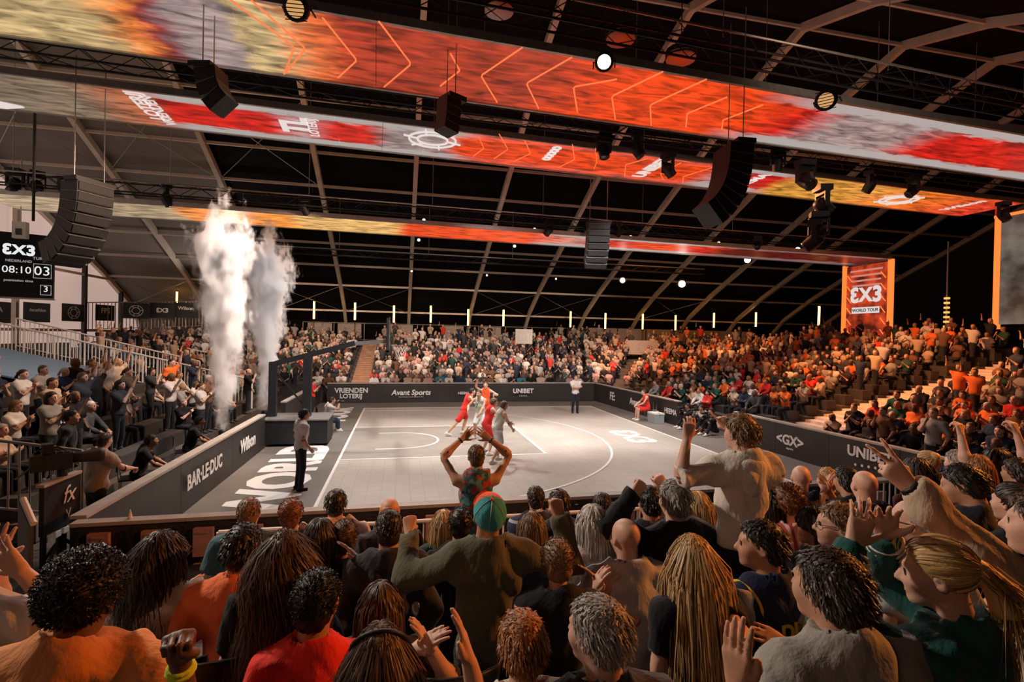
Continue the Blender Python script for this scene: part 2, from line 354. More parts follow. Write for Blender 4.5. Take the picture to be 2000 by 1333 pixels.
# ---------------------------------------------------------------- LED ribbons under the roof
def led_mat(name, x_of, stops, edge, w, amp=.9, strength=1.0, seed=0., fire=.72):
    m = bpy.data.materials.new(name); N, L = nodes(m); b = N['Principled BSDF']; b.inputs['Base Color'].default_value = (.02, .02, .02, 1); b.inputs['Roughness'].default_value = .35
    tc = N.new('ShaderNodeTexCoord'); sp = N.new('ShaderNodeSeparateXYZ'); L.new(tc.outputs['Object'], sp.inputs[0])
    mp = N.new('ShaderNodeMapping'); mp.inputs['Scale'].default_value = (.55, 1.3, 1); mp.inputs['Location'].default_value = (seed, seed*.7, 0); L.new(tc.outputs['Object'], mp.inputs[0])
    n1 = N.new('ShaderNodeTexNoise'); n1.inputs['Scale'].default_value = 1.6; n1.inputs['Detail'].default_value = 6; n1.inputs['Roughness'].default_value = .65; L.new(mp.outputs[0], n1.inputs['Vector'])
    def math_(op, a, b_=None, c=None):
        q = N.new('ShaderNodeMath'); q.operation = op
        for i, z in enumerate((a, b_, c)):
            if z is None: continue
            if isinstance(z, (int, float)): q.inputs[i].default_value = z
            else: L.new(z, q.inputs[i])
        return q.outputs[0]
    xn = math_('MULTIPLY_ADD', math_('SUBTRACT', n1.outputs['Fac'], .5), amp*4, sp.outputs[0])
    x0, x1 = x_of
    def ramp(st, fac, sel):
        r = N.new('ShaderNodeValToRGB'); e = r.color_ramp.elements
        while len(e) > 1: e.remove(e[-1])
        e[0].position = 0
        for i, s in enumerate(st):
            q = e[0] if i == 0 else e.new(min(1, (s[0]-x0)/(x1-x0)))
            q.color = (*s[1], 1) if sel else (s[1], s[1], s[1], 1)
        L.new(fac, r.inputs[0]); return r.outputs[0]
    t = math_('DIVIDE', math_('SUBTRACT', xn, x0), x1-x0); col = ramp(stops, t, True)
    mp2 = N.new('ShaderNodeMapping'); mp2.inputs['Scale'].default_value = (.8, 3.0, 1); mp2.inputs['Location'].default_value = (seed*3, 0, 0); L.new(tc.outputs['Object'], mp2.inputs[0])
    n2 = N.new('ShaderNodeTexNoise'); n2.inputs['Scale'].default_value = 1.5; n2.inputs['Detail'].default_value = 8; n2.inputs['Distortion'].default_value = .8; L.new(mp2.outputs[0], n2.inputs['Vector'])
    mr = N.new('ShaderNodeMapRange'); mr.inputs[1].default_value = .3; mr.inputs[2].default_value = .7; mr.inputs[3].default_value = 1-fire; mr.inputs[4].default_value = 1+fire; L.new(n2.outputs['Fac'], mr.inputs[0])
    mx = N.new('ShaderNodeMix'); mx.data_type = 'RGBA'; mx.blend_type = 'MULTIPLY'; mx.inputs[0].default_value = 1; L.new(col, mx.inputs[6]); L.new(mr.outputs[0], mx.inputs[7])
    ey = math_('ABSOLUTE', math_('SUBTRACT', sp.outputs[1], w/2)); ey = math_('ADD', ey, math_('MULTIPLY', math_('SUBTRACT', n2.outputs['Fac'], .5), .7))
    em = N.new('ShaderNodeMapRange'); em.inputs[1].default_value = w*.30; em.inputs[2].default_value = w*.36; L.new(ey, em.inputs[0])
    ef = math_('MULTIPLY', em.outputs[0], ramp(edge, math_('DIVIDE', math_('SUBTRACT', sp.outputs[0], x0), x1-x0), False))
    m2 = N.new('ShaderNodeMix'); m2.data_type = 'RGBA'; L.new(ef, m2.inputs[0]); L.new(mx.outputs[2], m2.inputs[6]); m2.inputs[7].default_value = (.42, .37, .35, 1)
    L.new(m2.outputs[2], b.inputs['Emission Color']); b.inputs['Emission Strength'].default_value = strength; return m
cr, gr_, orr, brt, red, dred, amb = (.50, .35, .16), (.30, .22, .21), (.37, .036, .014), (.74, .050, .005), (.55, .012, .008), (.10, .008, .006), (.62, .27, .04)
RIB = {}
def ribbon(key, P0, P1, w, z, m, label, npan):
    P0, P1 = V(*P0, z), V(*P1, z); d = P1-P0; L_ = np.linalg.norm(d); d /= L_
    root = thing('led_ribbon', label, 'led screen', tuple(P0), math.atan2(d[1], d[0]))
    for i in range(npan):
        a, b_ = L_*i/npan+.006, L_*(i+1)/npan-.006
        MB().box((a, .006, .0), (b_, w-.006, .1)).build('screen_panel', m, root)
    for y in (-.05, w+.05): MB().box((0, y-.04, -.03), (L_, y+.04, .14)).build('edge_rail', STEEL, root)
    for y in (.25, w-.25): MB().box((0, y-.03, .1), (L_, y+.03, .2)).build('carrier_bar', BLACK, root)
    RIB[key] = (root, L_, P0, d); return root
# 1: nearest.  local x = 0 at X=-12
r1 = led_mat('led_fire_near', (0, 38), [(0, cr), (7.6, cr), (8.4, (.75, .20, .04)), (8.8, (.22, .02, .03)), (9.2, gr_), (10.2, gr_), (10.4, cr), (11.0, cr), (11.7, (.78, .16, .04)), (12.4, orr), (16.5, orr), (18.5, brt), (22.5, brt), (24.0, red), (25.2, gr_), (27.6, gr_), (29, red), (38, red)],
             [(0, 0), (22, 0), (24, 1), (38, 1)], 2.65, .35, 1.0, 1.3)
ribbon('1', (-12, .25), (27, 2.1), 2.65, 9.4, r1, 'wide nearest led ribbon overhead showing cream then orange fire', 15)
r2 = led_mat('led_fire_mid', (0, 38), [(0, (.20, .15, .10)), (5.2, (.20, .14, .09)), (6.6, (.45, .12, .05)), (7.4, red), (9.8, red), (10.6, (.40, .22, .22)), (11.6, red), (12.6, red), (13.2, gr_), (14.8, gr_), (15.4, brt), (24.0, brt), (25.0, gr_), (26.0, red), (27.2, red), (27.8, amb), (31.5, amb), (33.5, (.85, .20, .02)), (38, (.7, .05, .02))],
             [(0, 0), (6.5, .0), (7.5, 1), (15, 1), (16, .1), (24, .1), (25, 1), (27, 1), (28, 0), (38, 0)], 2.35, .3, .95, 7.7)
ribbon('2', (-12, 5.0), (26.9, 6.95), 2.35, 9.45, r2, 'middle led ribbon overhead with logos on red and amber', 30)
r3 = led_mat('led_fire_far', (0, 38), [(0, (.36, .27, .16)), (5.8, (.36, .27, .16)), (6.4, (.85, .24, .04)), (10, (.9, .30, .05)), (10.6, (.72, .42, .14)), (14.3, (.70, .40, .13)), (14.8, brt), (20.3, (.85, .08, .02)), (22.5, (.55, .25, .2)), (24.2, red), (27.5, (.8, .07, .02)), (29.5, red), (31, dred), (38, dred)],
             [(0, 0), (20.5, 0), (21.5, 1), (28.5, 1), (30, .3), (38, .3)], 2.5, .35, 1.0, 3.1)
ribbon('3', (-13, 11.55), (26.8, 12.75), 2.6, 8.0, r3, 'thin far led ribbon crossing behind the smoke columns', 16)
# light tubes in chevrons under ribbon 1 and 2
CHEV = emat('chevron_tube', (1, .16, .05), 1.3)
def rib_local(key, p): R_, L_, P0, d = RIB[key]; q = V(*p)-P0; return V(q@d, q@np.cross(V(0,0,1), d), q[2])
for key, z, lst in (('1', 9.28, [((410, -30), (575, 92), (555, 145)), ((490, 0), (597, 95), (557, 143)), ((630, 35), (697, 118), (660, 152)), ((740, 42), (803, 125), (750, 170)), ((880, 105), (898, 138), (860, 168)), ((1020, 93), (939, 148), (971, 200)), ((1117, 112), (1028, 163), (1052, 212)), ((1205, 155), (1120, 170), (1128, 220)), ((1295, 140), (1195, 188), (1202, 234)), ((1380, 155), (1270, 205), (1272, 245)), ((1420, 190), (1342, 222), (1340, 248)), ((1490, 205), (1412, 235), (1410, 252))]),
                   ('2', 9.33, [((935, 267), (945, 290), (925, 305)), ((975, 262), (992, 292), (965, 310)), ((1025, 275), (1036, 300), (1005, 315)), ((1118, 282), (1122, 312), (1090, 328)), ((1163, 290), (1166, 316), (1160, 330)), ((1265, 310), (1222, 322), (1220, 345)), ((1330, 318), (1290, 340), (1296, 352)), ((1400, 325), (1335, 345), (1333, 358))])):
    for t in lst:
        pts = [rib_local(key, on_z(px, py, z)) for px, py in t]
        MB().tube([pts[0], pts[0]*.04+pts[1]*.96, pts[1]*.96+pts[2]*.04, pts[2]], .018 if key == '1' else .014, 5).build('chevron_tube', CHEV, RIB[key][0])
# logos on ribbon 2
EW = emat('led_white', (.80, .72, .68), .9)
def rib_text(s, px, py, size, key='2', **k):
    p = rib_local(key, on_z(px, py, RIB[key][2][2]-.012)); lettering(s, p, (0, -1, 0), (-1, 0, 0), size, EW, RIB[key][0], **k)
rib_text('LOTERIJ', 285, 208, .5, bold=.03); rib_text('VRIENDEN', 312, 218, .4, bold=.02); rib_text('TL', 578, 245, 1.0, bold=.05); rib_text('LOTERIJ', 612, 250, .38)
rib_text('ooooo', 1075, 300, .55, bold=.06, spacing=.8); rib_text('UNIBET', 1275, 328, .62, bold=.05); rib_text('HEEMA', 1465, 355, .55, bold=.04); rib_text('Wilson', 1880, 402, .55, bold=.03); rib_text('V', 8, 205, 1.2, bold=.06)
def ring_logo(px, py, sx, key='2'):
    p = rib_local(key, on_z(px, py, RIB[key][2][2]-.03)); a = np.linspace(0, 2*math.pi, 25)[:-1]
    for r0 in (.62, .40): MB().tube([p+V(sx*r0*math.cos(q), r0*math.sin(q), 0) for q in a], .035, 5, closed=True).build('ring_graphic', EW, RIB[key][0])
    for k in range(6):
        q = k*math.pi/3; MB().tube([p+V(sx*.4*math.cos(q), .4*math.sin(q), 0), p+V(sx*.78*math.cos(q+.2), .78*math.sin(q+.2), 0)], .03, 5).build('ring_graphic', EW, RIB[key][0])
ring_logo(845, 274, 1.15); ring_logo(1755, 391, 1.2)
# hanging screens where the ribbons turn down at the right
NEON = emat('orange_neon', (1, .17, .03), 1.6)
def banner_mat():
    m = bpy.data.materials.new('gate_screen'); N, L = nodes(m); b = N['Principled BSDF']; tc = N.new('ShaderNodeTexCoord')
    nt = N.new('ShaderNodeTexNoise'); nt.inputs['Scale'].default_value = 1.4; nt.inputs['Detail'].default_value = 6; L.new(tc.outputs['Object'], nt.inputs['Vector'])
    r = N.new('ShaderNodeValToRGB'); r.color_ramp.elements[0].position = .38; r.color_ramp.elements[0].color = (.10, .01, .006, 1); r.color_ramp.elements[1].position = .62; r.color_ramp.elements[1].color = (.75, .07, .02, 1)
    L.new(nt.outputs['Fac'], r.inputs[0]); b.inputs['Base Color'].default_value = (.02, .02, .02, 1); L.new(r.outputs[0], b.inputs['Emission Color']); b.inputs['Emission Strength'].default_value = .9; return m
gate = thing('led_gate', 'tall red led screen with white three-by-three logo above the right stand', 'led screen', (26.75, 14.1, 3.4))
GS = banner_mat(); MB().box((-.05, -1.25, 0), (.05, 1.25, 4.45)).build('screen', GS, gate)
for y in (-1.42, 1.42): MB().box((-.09, y-.11, -.3), (.09, y+.11, 4.55)).build('neon_post', NEON, gate)
MB().box((-.09, -1.5, 4.5), (.09, 1.5, 4.66)).build('header', STEEL, gate)
logo3x3((-.07, 0, 2.75), (0, -1, 0), (0, 0, 1), 1.15, EW, gate)
MB().box((-.075, -.85, 1.75), (-.06, .85, 2.1)).build('name_strip', EW, gate); lettering('WORLD TOUR', (-.085, 0, 1.92), (0, -1, 0), (0, 0, 1), .24, DARK, gate, .02)
for i in range(4): MB().box((-.075, -1.0+.05*i, 4.1-.28*i), (-.06, 1.0-.05*i, 4.2-.28*i)).build('stripe_graphic', emat('pale_led', (.75, .28, .22), .8), gate)
for y in (-1.05, 1.05):
    for k in range(6): MB().beam((-.07, y-.14, .5+.62*k), (-.07, y+.14, .85+.62*k), .03, .05, (1,0,0)).build('slash_graphic', NEON, gate)
scr = thing('led_screen', 'large dim grey led screen with orange edge at the right margin', 'led screen', (26.75, 6.4, 3.5))
def screen_mat():
    m = bpy.data.materials.new('smoke_screen'); N, L = nodes(m); b = N['Principled BSDF']; tc = N.new('ShaderNodeTexCoord')
    nt = N.new('ShaderNodeTexNoise'); nt.inputs['Scale'].default_value = .8; nt.inputs['Detail'].default_value = 4; L.new(tc.outputs['Object'], nt.inputs['Vector'])
    r = N.new('ShaderNodeValToRGB'); r.color_ramp.elements[0].position = .35; r.color_ramp.elements[0].color = (.025, .02, .017, 1); r.color_ramp.elements[1].position = .65; r.color_ramp.elements[1].color = (.19, .16, .13, 1)
    L.new(nt.outputs['Fac'], r.inputs[0]); b.inputs['Base Color'].default_value = (.02, .02, .02, 1); L.new(r.outputs[0], b.inputs['Emission Color']); b.inputs['Emission Strength'].default_value = 1; return m
MB().box((-.05, -1.9, .9), (.05, 1.25, 5.5)).build('screen', screen_mat(), scr); MB().box((-.09, 1.27, .7), (.09, 1.47, 5.5)).build('neon_post', NEON, scr); MB().box((-.09, -1.95, 5.5), (.09, 1.5, 5.62)).build('header', NEON, scr)
MB().box((-.09, 1.3, 5.62), (.09, 1.47, 5.9)).build('drop_bar', emat('dim_red', (.5, .02, .01), .8), scr)

# ---------------------------------------------------------------- trusses and rigging
def truss(a, b, s, label, lace=.6):
    a, b = V(*a), V(*b); d = b-a; L_ = np.linalg.norm(d); root = thing('lighting_truss', label, 'truss', tuple(a), math.atan2(d[1], d[0]))
    for y in (0, s):
        for z in (0, s): MB().tube([(0, y, z), (L_, y, z)], .028, 6).build('chord', STEEL if (y == 0 and z == s) else BLACK, root)
    n = int(L_/lace); mb = MB()
    for i in range(n):
        x, x2 = i*lace, (i+1)*lace; e = i % 2
        for z in (0, s): mb.tube([(x, 0 if e else s, z), (x2, s if e else 0, z)], .012, 4, cap=False)
        for y in (0, s): mb.tube([(x, y, 0 if e else s), (x2, y, s if e else 0)], .012, 4, cap=False)
    tag(mb.build('lacing', BLACK, root), kind='stuff')
    for i in range(int(L_/4.75)):
        x = 1.5+4.75*i; p = a+d/L_*x
        MB().tube([(x, s/2, s), (x, s/2, rz(p[1]-7.5)-a[2])], .011, 5).build('hanger', STEEL, root)
    return root
truss((-12, -.3, 9.75), (27, 1.5, 9.75), .45, 'box truss above the near edge of the nearest led ribbon')
truss((-12, 4.05, 9.6), (27, 5.9, 9.6), .45, 'box truss between the nearest and the middle led ribbon')
truss((-13, 11.2, 8.3), (26.5, 12.4, 8.3), .4, 'box truss hung just before the far led ribbon')
truss((-8, 19.2, 7.6), (20, 19.2, 7.6), .32, 'slim truss hung over the front of the far stand', .7)
LENS = mat('dark_lens', (.02, .02, .025), .15, spec=.6); HOT = emat('hot_lens', (1, .93, .85), 14); HOTW = emat('flood_lens', (1, .72, .36), 9); AMBL = emat('amber_lens', (.8, .42, .16), .8)
_MH = {}
def moving_head(p, label, lens=LENS, tilt=.4, pan=0., s=1., group='moving head lights on the trusses', cat='stage light'):
    k = lens.name
    if k not in _MH:
        b1 = MB().box((-.17, -.13, -.12), (.17, .13, 0)).mesh('base', BLACK)
        y = MB().box((-.2, -.05, -.2), (.2, .05, -.12)).box((-.2, -.05, -.48), (-.165, .05, -.2)).box((.165, -.05, -.48), (.2, .05, -.2)).mesh('yoke', BLACK)
        h = MB().lathe([(.09, -.16), (.14, -.1), (.15, .05), (.13, .2), (.14, .22)], 12).mesh('head', BLACK, True)
        l = MB().lathe([(.12, .0), (.118, .012), (.06, .025)], 12).mesh('lens', lens, True); _MH[k] = (b1, y, h, l)
    b1, y, h, l = _MH[k]; t = thing('moving_head_light', label, cat, tuple(p), pan, group); t.scale = (s, s, s)
    obj('base', b1, t); obj('yoke', y, t); ho = obj('head', h, t, (0, 0, -.42)); ho.rotation_euler = (math.pi-tilt, 0, 0); obj('lens', l, ho, (0, 0, .215)); return t
names = 'first second third fourth fifth sixth seventh eighth ninth tenth eleventh twelfth thirteenth fourteenth'.split()
i = 0
for px, py, z_, s in ((30, 330, 8.25, 1.3), (72, 335, 8.25, 1.2), (125, 345, 8.25, 1.1), (325, 362, 8.25, 1.2), (595, 383, 8.25, 1.1), (1072, 432, 8.25, 1.), (1210, 435, 8.25, 1.), (1150, 430, 8.25, .9), (1480, 462, 8.25, 1.)):
    moving_head(on_y(px, py, 11.7+.03*(px-500)/300), f'{names[i]} dark moving head from the left on the truss before the far ribbon', tilt=.5+.2*(i % 3), pan=.7*i, s=s); i += 1
for i, (px, py) in enumerate(((1180, 262), (1245, 262), (1305, 300), (1520, 290), (1700, 335), (1785, 345), (1940, 250), (1960, 395))):
    moving_head(on_y(px, py, 5.2+.2*i/8), f'{names[i]} dark moving head from the left between the two near ribbons', tilt=.3+.25*(i % 3), pan=.9*i, s=1.15)
for i, (px, py) in enumerate(((1585, 348), (1605, 385), (1612, 425), (1590, 430))):
    moving_head(at(px-12+14*(i % 2), py-34+12*i, 14.5), f'{names[i]} light from the top in the dark cluster over the amber ribbon', tilt=.9, pan=1.3*i, s=1.35)
def par(p, label, lens, look, r=.2):
    t = thing('par_lamp', label, 'stage light', tuple(p)); d = V(*look)-V(*p); t.rotation_euler = Vector(d).to_track_quat('Z', 'Y').to_euler()
    MB().lathe([(r*.7, -.32), (r, -.2), (r*1.05, .0), (r*.95, .02)], 16).build('can', BLACK, t, True); MB().lathe([(r*.93, .0), (r*.9, .015), (r*.4, .03)], 16).build('lens', lens, t, True)
    if lens is AMBL:
        for k in range(7): MB().box((-r*.9, -r+.02+k*r*.29, .028), (r*.9, -r+.035+k*r*.29, .04)).build('grille_bar', BLACK, t)
    MB().tube([(-r*1.15, 0, -.1), (-r*1.2, -.1, -.36), (0, -.12, -.44), (r*1.2, -.1, -.36), (r*1.15, 0, -.1)], .018, 6).build('bracket', BLACK, t); return t
SML = emat('small_lens', (.8, .82, .9), 2.6)
for i, (px, py, d) in enumerate(((828, 430, 25), (818, 469, 26), (1044, 448, 25), (1005, 481, 26), (1232, 463, 26), (1404, 475, 26), (951, 538, 33), (804, 530, 33), (1086, 545, 34))):
    par(at(px, py, d), f'{names[i]} small lit white spotlight from the left edge, hung under the dark roof', SML, tuple(CAMP+V(0, 2, -1)), .1 if i < 6 else .085)['group'] = 'small lit spotlights'
for i, (px, py, d) in enumerate(((1216, 548, 31), (1332, 555, 31), (1460, 508, 31), (1558, 488, 31))):
    par(at(px, py, d), f'{names[i]} blazing white spotlight from the left among the roof frames', HOT, tuple(CAMP+V(0, 2, -1)), (.2, .27, .24, .2)[i])['group'] = 'blazing white spotlights'
par(at(1180, 121, 9.5), 'blazing orange-white flood lamp above the nearest ribbon', HOTW, tuple(CAMP), .17)
par(at(577, 16, 8.6), 'amber honeycomb par lamp at the top left of the roof', AMBL, tuple(CAMP+V(-2.5,0,0)), .2)
par(at(1613, 196, 10.5), 'amber par lamp against the grey part of the nearest ribbon', AMBL, tuple(CAMP+V(0,2,0)), .2)
DOME = mat('white_dome', (.55, .58, .62), .5)
for i, (px, py, n_) in enumerate(((975, 18, 'left'), (1212, 74, 'middle'), (1330, 112, 'right'))):
    t = thing('dome_lamp', f'{n_} pale ribbed dome lamp hung behind the nearest ribbon', 'lamp', tuple(at(px, py, 12.5)))
    MB().lathe([(.02, .3), (.2, .26), (.33, .1), (.36, -.06)], 14).build('dome', DOME, t, True)
    for k in range(3): MB().lathe([(.375, -.02+.08*k), (.375, .01+.08*k)], 14).build('rib', BLACK, t)
    MB().tube([(0, 0, .3), (0, 0, 1.6)], .015, 5).build('rod', BLACK, t)
# line array loudspeakers
GRILL = mat('speaker_grille', (.03, .03, .032), .6, noise=.3, nscale=40); GAP = mat('cabinet_gap', (.16, .16, .165), .5)
def line_array(p, yaw, n, w, h, label, curve=.035, depth=.55):
    t = thing('line_array', label, 'loudspeaker', tuple(p), yaw); ang = 0; q = V(0, 0, 0)
    MB().box((-w*.55, -.12, 0), (w*.55, .3, .1)).build('fly_frame', BLACK, t)
    for i in range(n):
        ang += curve*(i+1)*.55; ca, sa = math.cos(ang), math.sin(ang); R = np.array([[1,0,0],[0,ca,sa],[0,-sa,ca]])
        o = MB().box((-w/2, -depth/2, -h+.012), (w/2, depth/2, 0), 0, R, q).build('cabinet', BLACK, t)
        MB().box((-w/2+.03, depth/2, -h+.03), (w/2-.03, depth/2+.02, -.02), 0, R, q).build('grille', GRILL, o)
        MB().box((-w/2-.004, -depth/2+.02, -.008), (w/2+.004, depth/2+.015, .008), 0, R, q).build('joint_strip', GAP, o)
        q = q+R@V(0, 0, -h)
    for x in (-w*.4, w*.4): MB().tube([(x, .05, .1), (x, .05, 3.)], .012, 5).build('chain', STEEL, t)
    return t
line_array(at(172, 362, 12.5), math.radians(242), 9, .85, .235, 'curved line array loudspeaker hanging at the left by the scoreboard', .05)
line_array(at(1432, 290, 11.5), math.radians(265), 8, .75, .22, 'curved line array loudspeaker hanging before the middle ribbon at right', .045)
line_array(at(1168, 440, 19), math.radians(170), 7, .8, .22, 'small line array loudspeaker hanging before the far ribbon', .05)
line_array(at(877, 197, 10.5), math.radians(300), 4, .38, .17, 'narrow loudspeaker stack hanging before the middle ribbon', .03, .35)
line_array(at(412, 140, 9.5), math.radians(75), 3, .40, .25, 'tilted loudspeaker box under the nearest ribbon at left', .22, .4)
for px, y0, y1, d in ((65, 222, 432, 12), (1848, 472, 640, 27)):
    a, b_ = at(px, y0, d), at(px, y1, d); a[:2] = b_[:2]
    t = thing('steel_mast', 'slim steel pole standing among the right stand' if px > 1000 else 'slim dark pole hanging from the middle ribbon at left', 'pole', tuple(b_)); MB().tube([(0,0,0), a-b_], .045 if px > 1000 else .03, 8).build('pole', STEEL if px > 1000 else DARK, t)
    if px > 1000:
        for k in range(7): MB().lathe([(.13, .25*k), (.14, .25*k+.05), (.13, .25*k+.1)], 10).build('lamp_ring', emat('amber_ring', (1, .5, .12), 1.2), t)
# ---------------------------------------------------------------- back rail of the far stand, banners, light tubes
TUBE = emat('tube_glow', (1, .50, .10), 9.)
PALE = mat('pale_banner', (.30, .26, .24), .7, noise=.1, nscale=4); BANN = mat('black_banner', (.02, .02, .021), .7)
def railing(name, a, b, h, label, n_post, n_bal, m=WHITEP, r=.025, bal=.011, group=None):
    a, b = V(*a), V(*b); root = thing(name, label, 'railing', tuple(a), 0, group); d = b-a
    MB().tube([V(0,0,h), d+V(0,0,h)], r, 8).build('top_rail', m, root); MB().tube([V(0,0,.1), d+V(0,0,.1)], r*.8, 6).build('bottom_rail', m, root)
    pm = MB().tube([(0,0,0), (0,0,h)], r, 8).mesh('post', m); bm = MB().tube([(0,0,.1), (0,0,h)], bal, 6).mesh('baluster', m) if n_bal else None
    for i in range(n_post+1): obj('post', pm, root, tuple(d*i/n_post))
    for i in range(1, n_bal): 
        if n_bal and (i*n_post) % n_bal: obj('baluster', bm, root, tuple(d*i/n_bal))
    return root
railing('back_railing', (-5.5, 30.6, 2.9), (25, 30.6, 2.9), 1.35, 'long steel rail along the back of the far stand', 14, 0, STEEL, .03)
def banner(p, xd, w, h, m, label, kind, sz=.5, group=None):
    t = thing('banner', label, 'banner', tuple(p), math.atan2(xd[1], xd[0]), group); MB().box((-w/2, -.02, 0), (w/2, .02, h)).build('cloth', m, t)
    pm = PRINT if m is BANN else GREYPRINT
    if kind == 'ring':
        for r0 in (.34*h, .2*h): MB().tube([(r0*math.cos(q)*1.1, -.03, h/2+r0*math.sin(q)) for q in np.linspace(0, 2*math.pi, 19)[:-1]], .02, 4, closed=True).build('ring_print', pm, t)
        for k in range(6): MB().tube([(.2*h*math.cos(k*1.047), -.03, h/2+.2*h*math.sin(k*1.047)), (.4*h*math.cos(k*1.047+.2), -.03, h/2+.4*h*math.sin(k*1.047+.2))], .018, 4).build('spoke_print', pm, t)
    elif kind == '3': logo3x3((0, -.03, h/2), (1, 0, 0), (0, 0, 1), h*.4, pm, t)
    elif kind: lettering(kind, (0, -.03, h*.62), (1, 0, 0), (0, 0, 1), sz, pm, t, .02)
    return t
ords = names
for i, x in enumerate((-4.3, -2.2, 1.6, 5.5, 8.5)): banner((x, 30.5, 3.2), (1, 0), 1.7, 1.0, PALE, f'{ords[i]} small pale ring-logo banner from the left on the back rail', 'ring', group='pale banners on the back rail')
banner((15.6, 30.45, 3.1), (1, 0), 1.6, 1.2, BANN, 'black ring-logo banner on the back rail near the pale sheets', 'ring')
for i, x in enumerate((18.0, 20.6, 23.2, 25.8, 28.4, 31.0)): banner((x, 30.5, 3.15), (1, 0), 2.5, 1.2, PALE, f'{ords[i]} wide pale banner from the left in the row under the right light tubes', 'ring', group='wide pale banners')
banner(on_y(1023, 672, 21), (1, .1), 1.1, .9, mat('grey_banner', (.38, .36, .34), .7), 'grey banner on the railing in the middle of the far stand', '3')
banner(on_y(1253, 682, 24)-V(0,0,.4), (1, -.2), 2.3, 1.0, mat('grey_banner', (.38, .36, .34), .7), 'grey banner on a stair side in the corner stand', 'ring')
tub = MB().tube([(0,0,.03), (0,0,1.32)], .065, 8).mesh('glass_tube', TUBE, True); cap_ = MB().lathe([(.07, 0), (.07, .07)], 8).mesh('end_cap', BLACK)
for i, (px, py) in enumerate(((345, 590), (613, 607), (693, 609), (769, 614), (841, 614), (914, 620), (983, 621), (1114, 623), (1182, 626), (1255, 627), (1319, 629), (1394, 624), (1476, 622), (1599, 620), (1680, 616), (1994, 605))):
    Y = 29.0 if px < 1500 else 17.5 if px < 1650 else 14.6 if px < 1900 else 7.6
    p = on_y(px, py+18, Y) if px < 1500 else at(px, py+18, 33 if px < 1700 else 27)
    t = thing('light_tube', f'{(names+["fifteenth","sixteenth"])[i]} glowing amber light tube from the left along the stand tops', 'light tube', tuple(p), group='amber light tubes')
    obj('glass_tube', tub, t); obj('end_cap', cap_, t); obj('end_cap', cap_, t, (0, 0, 1.3))
    MB().tube([(0, .06, -1.2), (0, .06, .1)], .025, 6).build('stand', BLACK, t)
# left back rail with black banners
for i, (px, k, s) in enumerate(((-10, 'FIBA', .3), (72, 'decathlon', .22), (143, 'ring', 0), (205, 'FPS', .45), (266, 'ring', 0), (317, '3', 0), (363, 'Wilson', .3))):
    p = on_y(px, 628-.02*px, 24+.5*i) if i > 3 else on_x(px, 631-.02*px, -15.9)
    banner(p, (1, .12) if i > 3 else (.25, 1), 1.35, .95, BANN, f'{ords[i]} black banner from the left along the top of the left corner stand', k, s, group='black banners at the left')
railing('back_railing', on_y(-60, 640, 24.2)-V(0,0,.4), on_y(395, 628, 27.5)-V(0,0,.4), 1.7, 'steel rail carrying black banners at the back left', 12, 60, STEEL, .03, .02)
# ---------------------------------------------------------------- scoreboard
SCORE = mat('score_face', (.008, .009, .011), .3); SWH = emat('score_white', (.75, .80, .80), 1.0); SDIM = emat('score_dim', (.5, .5, .5), .5)
tl, tr = at(-95, 418, 18.6), at(106, 462, 20.2); bl_, brr = at(-95, 568, 18.6), at(106, 584, 20.2); w_ = tr-tl; w_[2] = 0; W_ = np.linalg.norm(w_); w_ /= W_
H_ = tr[2]-brr[2]; sb = thing('scoreboard', 'black hanging scoreboard showing 08:10 and 03 at the left margin', 'scoreboard', (tl[0], tl[1], brr[2]), math.atan2(w_[1], w_[0]))
MB().box((0, 0, 0), (W_, .25, H_)).build('cabinet', SCORE, sb); MB().box((-.03, -.03, -.06), (W_+.03, .28, 0)).build('frame_bar', STEEL, sb)
def sx(px, py): q = (px+95)/201*W_; return q, -.015, H_-(py-(418+.22*(px+95)))/(150-.14*(px+95))*H_
def st(s, px, py, sz, m=SWH, b=.02): lettering(s, sx(px, py), (1, 0, 0), (0, 0, 1), sz, m, sb, b)
x_, _, z_ = sx(34, 482); logo3x3((x_, -.015, z_), (1, 0, 0), (0, 0, 1), .55, SWH, sb)
st('08:10', 30, 522, .38, SWH, .0); st('03', 82, 529, .50, SWH, .0); st('3', 90, 565, .32, SWH, .0); st('NEDERLAND', 34, 504, .13, SDIM); st('TURKIJE', 81, 504, .15, SDIM); st('possession time', 34, 544, .13, SDIM)
def score_box(px0, py0, px1, py1):
    a, b_ = V(*sx(px0, py0)), V(*sx(px1, py1)); c = [(a[0], -.02, a[2]), (b_[0], -.02, a[2]), (b_[0], -.02, b_[2]), (a[0], -.02, b_[2])]; MB().tube(c, .018, 4, closed=True).build('score_box', SDIM, sb)
score_box(64, 512, 101, 545); score_box(79, 556, 101, 577)
cl_ = thing('shot_clock', 'small pale clock box on top of the scoreboard', 'clock', tuple(at(40, 466, 19.3))); MB().box((-.22, -.1, 0), (.22, .1, .62)).build('case', mat('clock_case', (.5, .48, .46), .5), cl_); MB().box((-.1, -.115, .12), (.1, -.1, .36)).build('display', SCORE, cl_)
MB().tube([(0, 0, .6), (0, 0, 3)], .02, 5).build('rod', STEEL, cl_)
